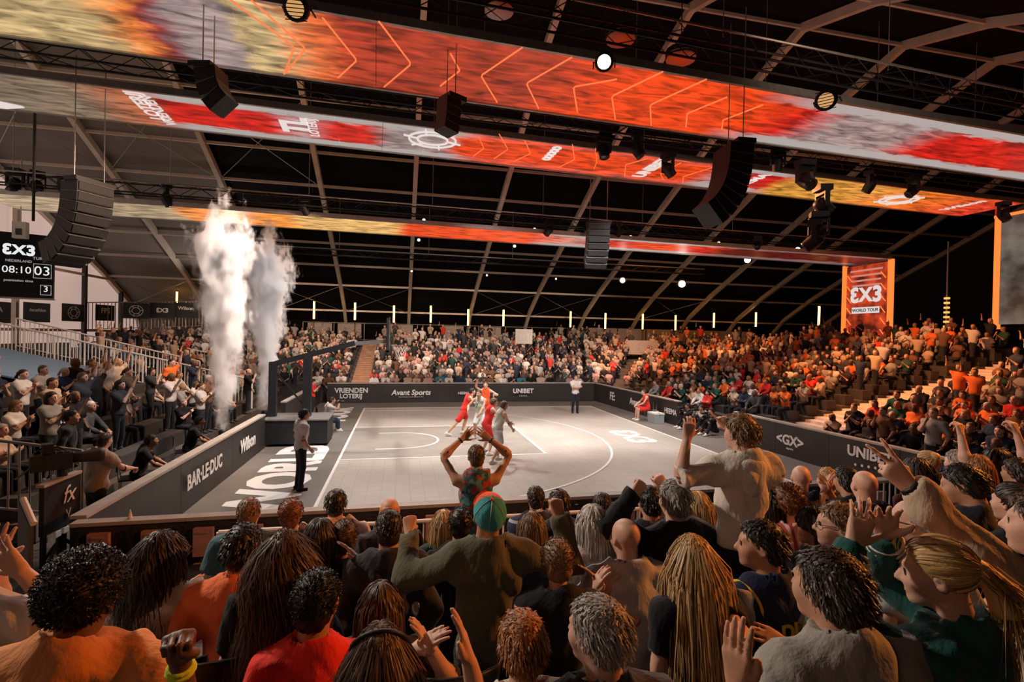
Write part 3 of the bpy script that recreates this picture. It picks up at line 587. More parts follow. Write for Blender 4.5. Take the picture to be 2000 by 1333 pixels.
# ---------------------------------------------------------------- railings of the left stand, blue cover, low rails at the front
railing('stand_railing', (-12.9, 12.75, 2.45), (-4.2, 12.75, .35), 1.15, 'long white railing sloping down along the left stand', 9, 72, WHITEP, .032, .016)
railing('stand_railing', (-12.9, 13.9, 2.6), (-6.5, 13.9, 1.0), 1.15, 'second white railing sloping just behind the long one', 6, 42, WHITEP, .03, .015)
railing('stand_railing', (-10.5, 17.6, 1.9), (-5.6, 17.6, .9), 1.1, 'pale railing panel low down beside the smoke', 4, 32, WHITEP, .03, .018)
railing('stand_railing', (-6.2, .1, .78), (-3.35, .1, .3), 1.15, 'steel railing at the left margin beside the television camera', 2, 20, STEEL, .026, .014)
railing('crowd_barrier', (-.4, -2.95, 0), (8.2, -2.95, 0), 1.12, 'steel crowd barrier along the front of the near stand', 5, 60, WHITEP, .026, .010)
railing('crowd_barrier', (8.4, -2.8, .1), (13.4, -2.4, .1), 1.16, 'steel crowd barrier at the right end of the near stand', 3, 40, WHITEP, .026, .012)
BLUE = mat('blue_cover', (.15, .24, .36), .7, noise=.1, nscale=1.5)
tp = thing('seat_cover', 'flat blue sheet covering the upper seats of the left stand', 'cover', (-13, 8.2, 2.75)); v = [(0, 0, .02), (4.6, .3, -1.08), (4.2, 4.4, -1.0), (0, 4.45, .02)]
MB().add(v+[V(*q)-V(0, 0, .05) for q in v], [(0, 1, 2, 3), (7, 6, 5, 4), (0, 4, 5, 1), (1, 5, 6, 2), (2, 6, 7, 3), (3, 7, 4, 0)]).build('sheet', BLUE, tp)
# ---------------------------------------------------------------- basketball stand
PAD = mat('black_pad', (.014, .014, .016), .5); bk = thing('basketball_stand', 'black portable basketball stand beyond the left baseline', 'basket', (-1.3, 7.6, 0))
MB().box((-1.05, -.65, .08), (.75, .65, .78)).build('base', PAD, bk); MB().box((-1.08, -.68, .78), (.78, .68, .82)).build('base_lid', STEEL, bk)
MB().beam((-.95, 0, .8), (-.95, 0, 2.5), .22, .22, (1, 0, 0)).build('rear_post', PAD, bk); MB().beam((.05, 0, .8), (.05, 0, 2.75), .24, .24, (1, 0, 0)).build('front_post', PAD, bk)
MB().beam((-1.05, 0, 2.4), (1.45, 0, 3.12), .14, .16).build('boom', PAD, bk); MB().beam((1.4, 0, 3.1), (2.42, 0, 3.2), .1, .12).build('boom_tip', STEEL, bk); MB().beam((-.9, 0, 2.2), (.0, 0, 1.1), .05, .05).build('strut', BLACK, bk)
GL = mat('backboard', (.30, .30, .31), .15, spec=.6); bb = MB().box((2.46, -.9, 2.9), (2.5, .9, 3.95)).build('backboard', GL, bk)
for y in (-.9, .9): MB().box((2.44, y-.03, 2.88), (2.52, y+.03, 3.97)).build('edge_frame', DARK, bb)
for z in (2.9, 3.95): MB().box((2.44, -.93, z-.025), (2.52, .93, z+.025)).build('edge_frame', DARK, bb)
MB().box((2.44, -.9, 2.86), (2.53, .9, 2.93)).build('bottom_pad', PAD, bb)
rim = [(2.88+.23*math.cos(q), .23*math.sin(q), 3.05) for q in np.linspace(0, 2*math.pi, 21)[:-1]]; MB().tube(rim, .012, 6, closed=True).build('rim', emat('rim_orange', (.7, .12, .02), .1), bk)
nt = MB()
for k in range(12):
    a = k*math.pi/6; b2 = a+math.pi/6
    for a0, a1 in ((a, b2), (b2, a)): nt.tube([(2.88+.23*math.cos(a0), .23*math.sin(a0), 3.04), (2.88+.17*math.cos(a1), .17*math.sin(a1), 2.83), (2.88+.13*math.cos(a0), .13*math.sin(a0), 2.62)], .004, 4)
nt.build('net', PRINT, bk)
for sx_ in (-.85, .55):
    for y in (-.45, .45): MB().lathe([(.08, -.03), (.08, .03)], 10, (sx_, y, .08), rot('x', math.pi/2)).build('wheel', BLACK, bk)
# ---------------------------------------------------------------- television camera, monitor sign, hand rail and boxes at the near left corner
tv = thing('television_camera', 'black television camera on a pedestal at the near left corner', 'camera', tuple(V(*on_x(122, 900, -3.05)[:2], 0)), math.radians(125))
zc = float(on_x(122, 900, -3.05)[2]); MB().tube([(0, 0, .05), (0, 0, zc-.12)], .06, 10).build('column', BLACK, tv)
for k in range(3):
    a = k*2.09+.4; MB().tube([(0, 0, .45), (.42*math.cos(a), .42*math.sin(a), .02)], .025, 6).build('leg', BLACK, tv)
b0 = MB().box((-.12, -.1, zc-.1), (.12, .34, zc+.12)).build('camera_body', BLACK, tv); MB().lathe([(.07, 0), (.08, .12), (.095, .3), (.1, .36)], 14, (0, -.1, zc+.02), rot('x', math.pi/2)).build('lens', DARK, b0, True)
MB().box((-.1, .1, zc+.14), (.08, .22, zc+.26)).build('viewfinder', BLACK, b0); MB().tube([(-.05, .3, zc-.02), (-.3, .5, zc-.12)], .014, 6).build('pan_bar', BLACK, tv); MB().tube([(0, -.05, zc+.13), (0, .05, zc+.2), (0, .22, zc+.2), (0, .3, zc+.13)], .014, 6).build('handle', BLACK, b0)
for k in range(5): MB().box((-.14+.05*k, -.06+.07*k, zc+.10), (-.11+.05*k, 0+.07*k, zc+.15)).build('accessory', DARK, b0)
p0, p1 = on_z(80, 1050, .62), on_z(152, 1012, .62); fxs = thing('monitor_sign', 'black panel with a white hand-drawn mark at the near left corner', 'sign', tuple(V(p0[0], p0[1], .0)), math.atan2(p1[1]-p0[1], p1[0]-p0[0])); lw_ = float(np.linalg.norm(p1-p0))
MB().box((0, -.03, .62), (lw_, .03, 1.28)).build('panel', BANN, fxs); MB().box((-.03, -.05, 1.28), (lw_, .05, 1.32)).build('top_cap', CAPM, fxs)
lettering('fx', (lw_*.62, -.045, 1.05), (1, 0, 0), (0, 0, 1), .34, PRINT, fxs, .0, .3); lettering('V', (lw_*.62, -.045, .78), (1, 0, 0), (0, 0, 1), .18, GREYPRINT, fxs, .0)
for k in range(4): MB().box((.06+.16*k, -.04, .52), (.16+.16*k, .02, .60)).build('foot_block', PRINT, fxs)
for x in (.04, lw_-.04): MB().beam((x, 0, 0), (x, 0, .64), .05, .05, (1, 0, 0)).build('leg', BLACK, fxs)
hr_ = thing('hand_rail', 'thick pale handrail on a grey panel at the left margin', 'handrail', tuple(V(*on_z(55, 1060, .6)[:2], 0)))
a, b_ = on_z(45, 975, 1.35)-V(*hr_.location), on_z(66, 1024, 1.12)-V(*hr_.location); MB().tube([a, b_], .035, 8).build('rail', WHITEP, hr_)
MB().add([a-V(0,0,.03), b_-V(0,0,.03), V(b_[0], b_[1], 0), V(a[0], a[1], 0)]+[q-V(.05, 0, 0) for q in (a-V(0,0,.03), b_-V(0,0,.03), V(b_[0], b_[1], 0), V(a[0], a[1], 0))], [(0,1,2,3),(7,6,5,4),(0,4,5,1),(1,5,6,2),(2,6,7,3),(3,7,4,0)]).build('panel', mat('grey_panel', (.16, .14, .13), .6), hr_)
for i, (x, y, w, d, h) in enumerate(((-3.1, -3.0, .9, .6, .55), (-2.2, -2.75, .7, .5, .7), (-1.3, -2.7, .8, .45, .5))):
    t = thing('flight_case', ('largest black flight case under the hand-drawn sign', 'tall black flight case behind the near board', 'low black flight case behind the near board')[i], 'case', (x, y, -.02)); MB().box((0, 0, 0), (w, d, h)).build('body', BLACK, t)
    for zz in (.02, h-.03): MB().box((-.01, -.01, zz), (w+.01, d+.01, zz+.02)).build('edge_trim', STEEL, t)
    MB().tube([(w*.35, -.01, h*.5), (w*.35, -.05, h*.5), (w*.65, -.05, h*.5), (w*.65, -.01, h*.5)], .012, 6).build('handle', STEEL, t)
# selfie stick crossing before the near board
ss = thing('thin_rod', 'thin pale rod slanting before the near board cabinets', 'rod', tuple(at(200, 1061, 4.6))); MB().tube([(0,0,0), at(272, 1102, 4.3)-at(200, 1061, 4.6), at(345, 1130, 4.1)-at(200, 1061, 4.6)], .007, 6).build('stick', STEEL, ss)
# ---------------------------------------------------------------- smoke jets
def smoke(base, h, r0, r1, label, seed):
    m = bpy.data.materials.new('smoke'); N, L = nodes(m); N.remove(N['Principled BSDF']); out = N['Material Output']
    pv = N.new('ShaderNodeVolumePrincipled'); pv.inputs['Color'].default_value = (.985, .98, .98, 1); pv.inputs['Anisotropy'].default_value = .1; L.new(pv.outputs[0], out.inputs['Volume'])
    tc = N.new('ShaderNodeTexCoord'); sp = N.new('ShaderNodeSeparateXYZ'); L.new(tc.outputs['Object'], sp.inputs[0])
    def mth(op, a, b=None, c=None):
        q = N.new('ShaderNodeMath'); q.operation = op
        for i, z in enumerate((a, b, c)):
            if z is None: continue
            if isinstance(z, (int, float)): q.inputs[i].default_value = z
            else: L.new(z, q.inputs[i])
        return q.outputs[0]
    def noise(sc, loc, det=4):
        mp = N.new('ShaderNodeMapping'); mp.inputs['Location'].default_value = loc; mp.inputs['Scale'].default_value = (1, 1, .55); L.new(tc.outputs['Object'], mp.inputs[0])
        n = N.new('ShaderNodeTexNoise'); n.inputs['Scale'].default_value = sc; n.inputs['Detail'].default_value = det; n.inputs['Roughness'].default_value = .62; L.new(mp.outputs[0], n.inputs['Vector']); return n.outputs['Fac']
    x, y, z = sp.outputs; rad = mth('SQRT', mth('ADD', mth('MULTIPLY', x, x), mth('MULTIPLY', y, y)))
    R_ = mth('MULTIPLY_ADD', mth('MINIMUM', z, h*.72), (r1-r0)/(h*.72), r0)
    amp = mth('MULTIPLY_ADD', R_, 3.2, .06)
    d = mth('SUBTRACT', R_, rad); d = mth('ADD', d, mth('MULTIPLY', mth('SUBTRACT', noise(2.1, (seed, 0, 0), 5), .5), amp)); d = mth('ADD', d, mth('MULTIPLY', mth('SUBTRACT', noise(6.5, (0, seed, 0)), .5), mth('MULTIPLY', amp, .55)))
    top = N.new('ShaderNodeMapRange'); top.inputs[1].default_value = h*.68; top.inputs[2].default_value = h; top.inputs[3].default_value = 0; top.inputs[4].default_value = r1*1.5; L.new(z, top.inputs[0]); d = mth('SUBTRACT', d, top.outputs[0])
    mr = N.new('ShaderNodeMapRange'); mr.inputs[1].default_value = 0.0; mr.inputs[2].default_value = .5; mr.inputs[3].default_value = 0; mr.inputs[4].default_value = 24.; L.new(d, mr.inputs[0]); L.new(mr.outputs[0], pv.inputs['Density'])
    t = thing('smoke_column', label, 'smoke', tuple(base)); prof = [(r0*2.4, 0), (r0*2.4+.35, h*.15), (r1*1.6, h*.4), (r1*2.1, h*.7), (r1*2.1, h)]
    o = MB().lathe(prof, 18).build('plume', m, t); 
    nz = MB().lathe([(.09, -.22), (.1, -.2), (.1, -.05), (.05, 0)], 12).build('nozzle', BLACK, t, True); return t
smoke((-2.75, 4.74, .95), 6.6, .17, .66, 'taller white smoke column rising behind the left board', 3.)
smoke((-2.75, 8.72, .85), 6.9, .16, .70, 'second white smoke column rising beside the basketball stand', 11.)
# ---------------------------------------------------------------- people: implicit surfaces, meshed with surface nets
def smin(a, b, k):
    h = np.clip(.5+.5*(b-a)/k, 0, 1); return b+(a-b)*h-k*h*(1-h)
def cone(a, b, ra, rb):
    a, b = np.asarray(a, np.float32), np.asarray(b, np.float32); ab = b-a; L2 = float(ab@ab)+1e-9
    def f(P):
        t = np.clip(((P-a)@ab)/L2, 0, 1); return np.linalg.norm(P-a-t[:, None]*ab, axis=1)-(ra+(rb-ra)*t)
    return f
def ell(c, r, R=None):
    c, r = np.asarray(c, np.float32), np.asarray(r, np.float32)
    def f(P):
        q = P-c
        if R is not None: q = q@np.asarray(R, np.float32)
        k0 = np.linalg.norm(q/r, axis=1); k1 = np.linalg.norm(q/(r*r), axis=1)+1e-6; return k0*(k0-1)/k1
    return f
def sleeve(a, b, ra, rb):           # flat-ended cone
    a, b = np.asarray(a, np.float32), np.asarray(b, np.float32); ab = b-a; L_ = float(np.linalg.norm(ab)); u = ab/L_
    def f(P):
        t = (P-a)@u; d = np.linalg.norm(P-a-t[:, None]*u, axis=1)-(ra+(rb-ra)*np.clip(t/L_, 0, 1)); return np.maximum(d, np.maximum(t-L_, -t))
    return f
def union(parts):
    def f(P):
        d = None
        for g, k in parts: e = g(P); d = e if d is None else (smin(d, e, k) if k > 0 else np.minimum(d, e))
        return d
    return f
_E = [(0,1),(2,3),(4,5),(6,7),(0,2),(1,3),(4,6),(5,7),(0,4),(1,5),(2,6),(3,7)]
_K = np.array([(i>>2 & 1, i>>1 & 1, i & 1) for i in range(8)])
def nets(fn, lo, hi, h):
    lo = np.asarray(lo, float); n = np.maximum(np.ceil((np.asarray(hi)-lo)/h).astype(int)+1, 3)
    g = [np.arange(k, dtype=np.float32)*np.float32(h)+np.float32(l) for k, l in zip(n, lo)]
    P = np.stack(np.meshgrid(*g, indexing='ij'), -1).reshape(-1, 3); D = fn(P).reshape(n); S = D < 0
    c = np.zeros(n-1, np.int8)
    for a, b, d in _K: c += S[a:n[0]-1+a, b:n[1]-1+b, d:n[2]-1+d]
    act = (c > 0) & (c < 8); idx = np.argwhere(act); 
    if len(idx) == 0: return np.zeros((0, 3)), np.zeros((0, 4), int)
    cv = np.stack([D[idx[:, 0]+a, idx[:, 1]+b, idx[:, 2]+d] for a, b, d in _K], 1)
    acc = np.zeros((len(idx), 3)); cnt = np.zeros(len(idx))
    for i, j in _E:
        da, db = cv[:, i], cv[:, j]; m = (da < 0) != (db < 0); t = np.where(m, da/np.where(m, da-db, 1), 0)
        acc += m[:, None]*(_K[i]+t[:, None]*(_K[j]-_K[i])); cnt += m
    v = (idx+acc/cnt[:, None])*h+lo; im = np.full(n-1, -1, int); im[act] = np.arange(len(idx)); F = []
    for ax in range(3):
        s0 = [slice(None)]*3; s1 = [slice(None)]*3; s0[ax] = slice(0, -1); s1[ax] = slice(1, None)
        A = S[tuple(s0)]; ch = A != S[tuple(s1)]; e = np.argwhere(ch); o1, o2 = (ax+1) % 3, (ax+2) % 3
        e = e[(e[:, o1] > 0) & (e[:, o2] > 0) & (e[:, o1] < n[o1]-1) & (e[:, o2] < n[o2]-1)]
        if len(e) == 0: continue
        q = []
        for d1, d2 in ((-1, -1), (0, -1), (0, 0), (-1, 0)):
            z = e.copy(); z[:, o1] += d1; z[:, o2] += d2; q.append(im[z[:, 0], z[:, 1], z[:, 2]])
        q = np.stack(q, 1); fl = ~A[e[:, 0], e[:, 1], e[:, 2]]; q[fl] = q[fl][:, ::-1]; F.append(q)
    return v, np.concatenate(F)
# ---- head template: centre of head at origin, face towards +y
def head_field(fem=0):
    jw = .056 if fem else .062; nk = .050 if fem else .060
    p = [(ell((0, -.014, .032), (.077, .097, .087)), 0), (ell((0, .03, -.035), (jw, .066, .078)), .03), (ell((0, .066, -.092), (.026, .026, .022)), .025),
         (cone((0, -.028, -.06), (0, -.048, -.23), nk, nk+.008), .03), (cone((0, .088, .018), (0, .110, -.026), .009, .013), .012), (cone((-.013, .094, -.032), (.013, .094, -.032), .009, .009), .01),
         (cone((-.036, .079, .028), (.036, .079, .028), .012, .012), .02), (ell((.036, .056, -.022), (.028, .03, .03)), .025), (ell((-.036, .056, -.022), (.028, .03, .03)), .025),
         (cone((-.019, .089, -.060), (.019, .089, -.060), .008, .008), .008)]
    u = union(p)
    def f(P):
        d = u(P)
        for s in (-1, 1):
            e = np.linalg.norm(P-np.array((s*.031, .102, .008), np.float32), axis=1)-.017; d = -smin(-d, e, .012)
            d = smin(d, np.linalg.norm(P-np.array((s*.031, .079, .008), np.float32), axis=1)-.0125, .002)
            ear = ell((s*.080, -.012, -.006), (.009, .021, .033), rot('x', -.25))(P); ear = np.maximum(ear, -(np.linalg.norm(P-np.array((s*.092, -.006, -.006), np.float32), axis=1)-.012)); d = smin(d, ear, .008)
        return d
    return f
def head_template(h, fem=0):
    v, f = nets(head_field(fem), (-.11, -.135, -.215), (.11, .14, .135), h); c = v[f].mean(1); mi = np.zeros(len(f), int)
    for s in (-1, 1): mi[(np.linalg.norm(c-V(s*.031, .079, .008), axis=1) < .0145+h*.35) & (c[:, 1] > .082)] = 1
    mi[(np.abs(c[:, 0]) < .02) & (np.abs(c[:, 2]+.060) < .008+h*.2) & (c[:, 1] > .08)] = 2
    return v, f, mi
# ---- forearm + hand template (right hand): wrist at origin, fingers +z, palm towards +y, thumb on -x, elbow at -z
def hand_field(pose):
    flex = {'open': [(6, 12, 8)]*4, 'clap': [(4, 8, 5)]*4, 'relax': [(25, 35, 20)]*4, 'fist': [(78, 95, 60)]*4, 'point': [(2, 5, 3)]+[(78, 95, 60)]*3, 'vsign': [(2, 4, 3), (2, 4, 3), (80, 95, 60), (80, 95, 60)], 'grip': [(55, 55, 30)]*4}[pose]
    spread = {'open': (-9, -2, 5, 12), 'vsign': (-11, 8, 3, 5)}.get(pose, (-2, 0, 1, 3))
    X = (-.031, -.0105, .010, .029); Z = (.088, .092, .088, .080); Ln = ((.042, .026, .022), (.046, .029, .023), (.043, .027, .022), (.033, .021, .019))
    p = [(cone((0, 0, -.27), (0, 0, -.20), .045, .043), 0), (cone((0, 0, -.20), (0, 0, -.01), .043, .027), .03)]
    for i in range(4):
        p.append((cone((X[i]*.55, 0, .012), (X[i], 0, Z[i]), .017, .0125), .012))
        b = V(X[i], 0, Z[i]); a = 0; sp = math.radians(spread[i]); r = (.0095, .0088, .0078, .0066) if i < 3 else (.0082, .0076, .0068, .006)
        for k in range(3):
            a += math.radians(flex[i][k]); d = V(math.sin(sp)*math.cos(a), math.sin(a), math.cos(sp)*math.cos(a)); e = b+d*Ln[i][k]
            p.append((cone(b, e, r[k], r[k+1]), .004)); b = e
    if pose in ('fist', 'point', 'vsign'): th = [(-.018, .012, .02), (-.040, .028, .045), (-.022, .046, .068), (.004, .044, .072)]
    elif pose in ('clap',): th = [(-.018, .008, .02), (-.040, .012, .045), (-.050, .014, .072), (-.050, .014, .095)]
    else: th = [(-.018, .008, .02), (-.046, .014, .042), (-.066, .016, .064), (-.078, .014, .084)]
    for k, r in enumerate(((.017, .0125), (.0125, .0105), (.0100, .0080))): p.append((cone(th[k], th[k+1], *r), .007))
    return union(p)
_T = {}
def head_t(h, fem):
    if ('h', h, fem) not in _T: _T['h', h, fem] = head_template(h, fem)
    return _T['h', h, fem]
def hand_t(pose, h, left):
    k = (pose, h, left)
    if k not in _T:
        v, f = nets(hand_field(pose), (-.1, -.05, -.262), (.06, .10, .20), h)
        if left: v = v*V(-1, 1, 1); f = f[:, ::-1]
        _T[k] = (v, f)
    return _T[k]
def ik(S, Wt, hint, l1, l2):
    d = Wt-S; L_ = np.linalg.norm(d); L2 = min(max(L_, .12), (l1+l2)*.995); d = d/L_; Wt = S+d*L2
    a = (l1*l1-l2*l2+L2*L2)/(2*L2); hh = math.sqrt(max(l1*l1-a*a, 0)); n = V(*hint)-d*(V(*hint)@d); n /= np.linalg.norm(n)+1e-9
    return S+d*a+n*hh, Wt
def join(parts):
    v = []; f = []; m = []; n = 0
    for p in parts:
        if len(p[0]) == 0: continue
        v.append(p[0]); f.append(p[1]+n); m.append(p[2] if len(p) > 2 else np.zeros(len(p[1]), int)); n += len(p[0])
    return np.concatenate(v), np.concatenate(f), np.concatenate(m)
HOFF = .172
def figure(s=1., hz=.93, fem=0, arms=None, sleeves='short', lod=0, headR=None, lean=0., fat=1., sit=False, legs='trousers', knees=None, shirt_off=.014, collar=False, tank=False, feet=None, wr=1.):
    """one person in local coordinates: pelvis above the origin, facing +y. returns dict of part -> (v, f, mi)"""
    hv, gv, bv, cv = ((.0085, .0062, .034, .016), (.0115, .0080, .036, .021), (.024, .017, .06, .034), (.056, .048, .2, .1))[lod]
    P = V(0, 0, hz); N_ = P+V(0, math.sin(lean)*.53, math.cos(lean)*.53)*s; up = (N_-P)/np.linalg.norm(N_-P); fw = np.cross(V(1,0,0), up)*-1; fw = np.cross(up, V(1,0,0))
    at_ = lambda x, y, z: N_+s*(x*V(1,0,0)+y*fw+z*up)
    sw = .165 if fem else .19; sw *= (.5+.5*fat)
    headR = np.eye(3) if headR is None else headR
    HC = at_(0, .035, HOFF); hs = s*(.97 if fem else 1.)
    S = {k: at_(sgn*sw, -.01, -.055) for k, sgn in (('L', -1), ('R', 1))}; T = [(ell(at_(0, .0, -.17), V(.16*fat, .112*fat, .20)*s), 0), (cone(S['L'], S['R'], .058*s, .058*s), .06), (cone(at_(0, -.02, .03), at_(0, -.015, -.06), .060*s, .100*s), .07),
         (cone(at_(0, -.02, .05), at_(sw*.62, -.015, -.03), .046*s, .05*s), .05), (cone(at_(0, -.02, .05), at_(-sw*.62, -.015, -.03), .046*s, .05*s), .05),
         (ell(at_(0, .005, -.38), V(.140*fat, .105*fat, .17)*s), .07), (ell(at_(0, -.005, -.52), V(.160*fat, .118*fat, .125)*s), .07)]
    if fem: T += [(ell(at_(sg*.075, .085, -.20), V(.07, .06, .07)*s), .05) for sg in (-1, 1)]
    out = {}; arm_parts = []; body = list(T); cloth = [(g, k) for g, k in T]; skin = []
    arms = arms or {}; elb = []
    for k, sgn in (('L', -1), ('R', 1)):
        a = arms.get(k, ('down',)); sh = S[k]; l1, l2 = .285*s, .262*s; palm = None; pose = 'relax'; a0 = a[0] if isinstance(a[0], str) else ''
        if a0 == 'down': Wt = sh+V(sgn*.06, .10, -.48)*s; hint = (sgn*.4, -1, 0); palm = V(-sgn, 0, 0)
        elif a0 == 'lap': Wt = sh+V(-sgn*.06, .36, -.34)*s; hint = (sgn, -.3, -.5); palm = V(0, 0, -1)
        elif a0 == 'clap': Wt = N_+V(sgn*.028, .25, -.13)*s+V(0, 0, (a[1] if len(a) > 1 else 0)); hint = (sgn*.5, -.1, -1); palm = V(-sgn, 0, 0); pose = 'clap'
        elif a0 == 'up': Wt = sh+V(sgn*.14, .12, .48)*s; hint = (sgn, -.1, -.2); palm = V(0, 1, 0); pose = a[1] if len(a) > 1 else 'open'
        elif a0 == 'cross': Wt = N_+V(-sgn*.10, .22, -.24)*s; hint = (sgn, 0, -1); palm = V(0, -1, 0)
        elif a0 == 'phone': Wt = N_+V(sgn*.05, .30, .04)*s; hint = (sgn, -.2, -1); palm = V(0, -1, 0); pose = 'grip'
        else: Wt, hint, pose, palm = a                       # explicit: wrist, elbow hint, pose, palm direction
        Wt = V(*Wt); E, Wt = ik(sh, Wt, hint, l1, l2); z = (Wt-E)/np.linalg.norm(Wt-E)
        palm = V(*palm) if palm is not None else V(0, 1, 0); y = palm-z*(palm@z); y /= np.linalg.norm(y)+1e-9; x = np.cross(y, z); R = np.stack([x, y, z], 1)
        hvv, hf = hand_t(pose, gv if a0 != 'down' else max(gv, .014), k == 'L'); arm_parts.append((hvv*s@R.T+Wt, hf))
        body += [(cone(sh, E, .052*s, .042*s), .03)]; elb.append(E); out['_'+k] = (E, Wt)
        o = shirt_off
        if not tank:
            if sleeves == 'short': cloth.append((sleeve(sh-(E-sh)*.1, sh+(E-sh)*.62, .060*s, .056*s), .05))
            elif sleeves == 'elbow': cloth.append((sleeve(sh-(E-sh)*.1, sh+(E-sh)*.95, .060*s, .056*s), .05))
            elif sleeves == 'long':
                cloth.append((cone(sh, E, .056*s, .048*s), .04)); cloth.append((sleeve(E-(Wt-E)*.05, E+(Wt-E)*.95, .047*s, .032*s), .03))
    # skin: torso and upper arms (coarse), head, forearms with hands
    bf = union(body); allp = np.stack([P, N_, S['L'], S['R']]+[q for q in [HC]]); 
    def bbox(pts, pad): pts = np.asarray(pts); return pts.min(0)-pad, pts.max(0)+pad
    lo, hi = bbox([P+V(.13, .1, 0), P-V(.13, .1, 0), N_]+list(S.values())+elb, .12*s)
    nf0 = at_(0, 0, .045).astype(np.float32); uf0 = up.astype(np.float32)
    def fbody(Q):
        q = Q-nf0; h_ = q@uf0; return np.maximum(bf(Q)+.004, np.where(np.linalg.norm(q-h_[:, None]*uf0, axis=1) < .105*s, h_, -1.))
    v1 = nets(fbody, lo, hi, bv) if lod < 3 else (np.zeros((0, 3)), np.zeros((0, 4), int))
    hvv, hf, hm = head_t(hv, fem); hd = (hvv*hs@headR.T+HC, hf, hm)
    out['body'] = join([v1, hd]+arm_parts)
    # shirt
    cf0 = union(cloth); o = shirt_off; ph = rng.uniform(0, 6, 4)
    nb = at_(0, .02, .075 if collar else .045).astype(np.float32); upf = up.astype(np.float32); hem = at_(0, 0, -.58 if not sit else -.52).astype(np.float32); Nf = at_(0, -.0, 0).astype(np.float32)
    arr = [np.asarray(q, np.float32) for q in (S['L'], S['R'])]
    def cfn(Q):
        d = cf0(Q)-o
        if lod < 3:
            q = Q-Nf; d = d+wr*.008*np.sin(30*q[:, 2]+9*q[:, 0]+5*np.sin(11*q[:, 0]+ph[0])+ph[1])*np.sin(9*q[:, 0]+7*q[:, 1]+ph[2])+wr*.008*np.sin(17*q[:, 0]-17*q[:, 2]+ph[3]+3*np.sin(9*q[:, 1]))
        q = Q-nb; h_ = q@upf-.35*q[:, 1]; rr_ = np.linalg.norm(q-(q@upf)[:, None]*upf, axis=1); d = np.maximum(d, np.where(rr_ < .088*s, h_, np.where(rr_ < .13*s, h_-(rr_-.088*s)*5, -1.))); d = np.maximum(d, -((Q-hem)@upf))
        if tank:
            for a in arr: d = np.maximum(d, -(np.linalg.norm((Q-a)*np.array((1.0, .8, .62), np.float32), axis=1)-.078*s))
        return d
    lo2, hi2 = lo.copy(), hi.copy()
    hi2[2] = max(hi2[2], N_[2]+.1*s); pts = [lo2, hi2]+[q[0].min(0) for q in arm_parts]+[q[0].max(0) for q in arm_parts] if sleeves == 'long' and not tank else [lo2, hi2]
    lo2, hi2 = np.min(pts, 0), np.max(pts, 0); lo2[2] = min(lo2[2], P[2]-.14*s); hi2 = hi2+.03
    out['shirt'] = nets(cfn, lo2-.02, hi2, cv)
    # legs
    Lg = [(ell(P+V(0, -.005, .0), V(.165*fat, .122*fat, .12)*s), 0)]; off = .018 if legs != 'bare' else 0; shoe = []; skinl = []
    for sgn, kk in ((-1, 'L'), (1, 'R')):
        hp = P+V(sgn*.09*s, 0, -.03*s)
        if feet: kn, an = V(*feet[kk][0]), V(*feet[kk][1])
        elif sit: kn = hp+V(sgn*.05, .42*s, -.01); an = V(kn[0], kn[1]+.02, .07)
        else: an = V(sgn*.11*s, -.03, .075); kn = (hp+an)/2+V(0, .03, .02)
        fd = V(sgn*.12, 1, 0)
        if feet: dd = kn-an; fd = V(*feet[kk][2]) if len(feet[kk]) > 2 else fd
        if legs == 'trousers':
            Lg += [(cone(hp, kn, .088*s+off*.3, .062*s+off*.5), .05), (sleeve(kn-(an-kn)*.02, an, .062*s+off*.5, .052*s+off*.3), .03)]
        else:
            Lg += [(sleeve(hp, hp+(kn-hp)*.92, .105*s, .10*s), .05)]; skinl += [(cone(hp+(kn-hp)*.5, kn, .075*s, .055*s), .02), (cone(kn, kn+(an-kn)*.35, .055*s, .058*s), .02), (cone(kn+(an-kn)*.35, an, .058*s, .038*s), .02)]
        shoe += [(cone(an+fd*-.05*s+V(0, 0, -.035), an+fd*.13*s+V(0, 0, -.045), .042*s, .036*s), 0 if not shoe else 0), (cone(an+V(0, 0, .01), an+V(0, 0, -.04), .048*s, .046*s), .03)]
    lf = union(Lg); allk = [P, P+V(0, 0, -.1)]+([V(*feet[k][i]) for k in 'LR' for i in (0, 1)] if feet else [V(.25, .5 if sit else .1, 0), V(-.25, -.1, 0)])
    lo3, hi3 = bbox(allk, .2*s); lv = (.045, .038, .055, .13)[lod]
    out['trousers' if legs == 'trousers' else 'shorts'] = nets(lf, lo3, hi3, lv)
    if skinl:
        sv = nets(union(skinl), lo3, hi3, min(lv, .022)); out['body'] = join([out['body'], sv])
    if lod < 3: out['shoes'] = nets(union(shoe), lo3-.1, hi3+.1, (.03, .03, .04, .05)[lod])
    out['_head'] = (HC, headR, hs)
    return out
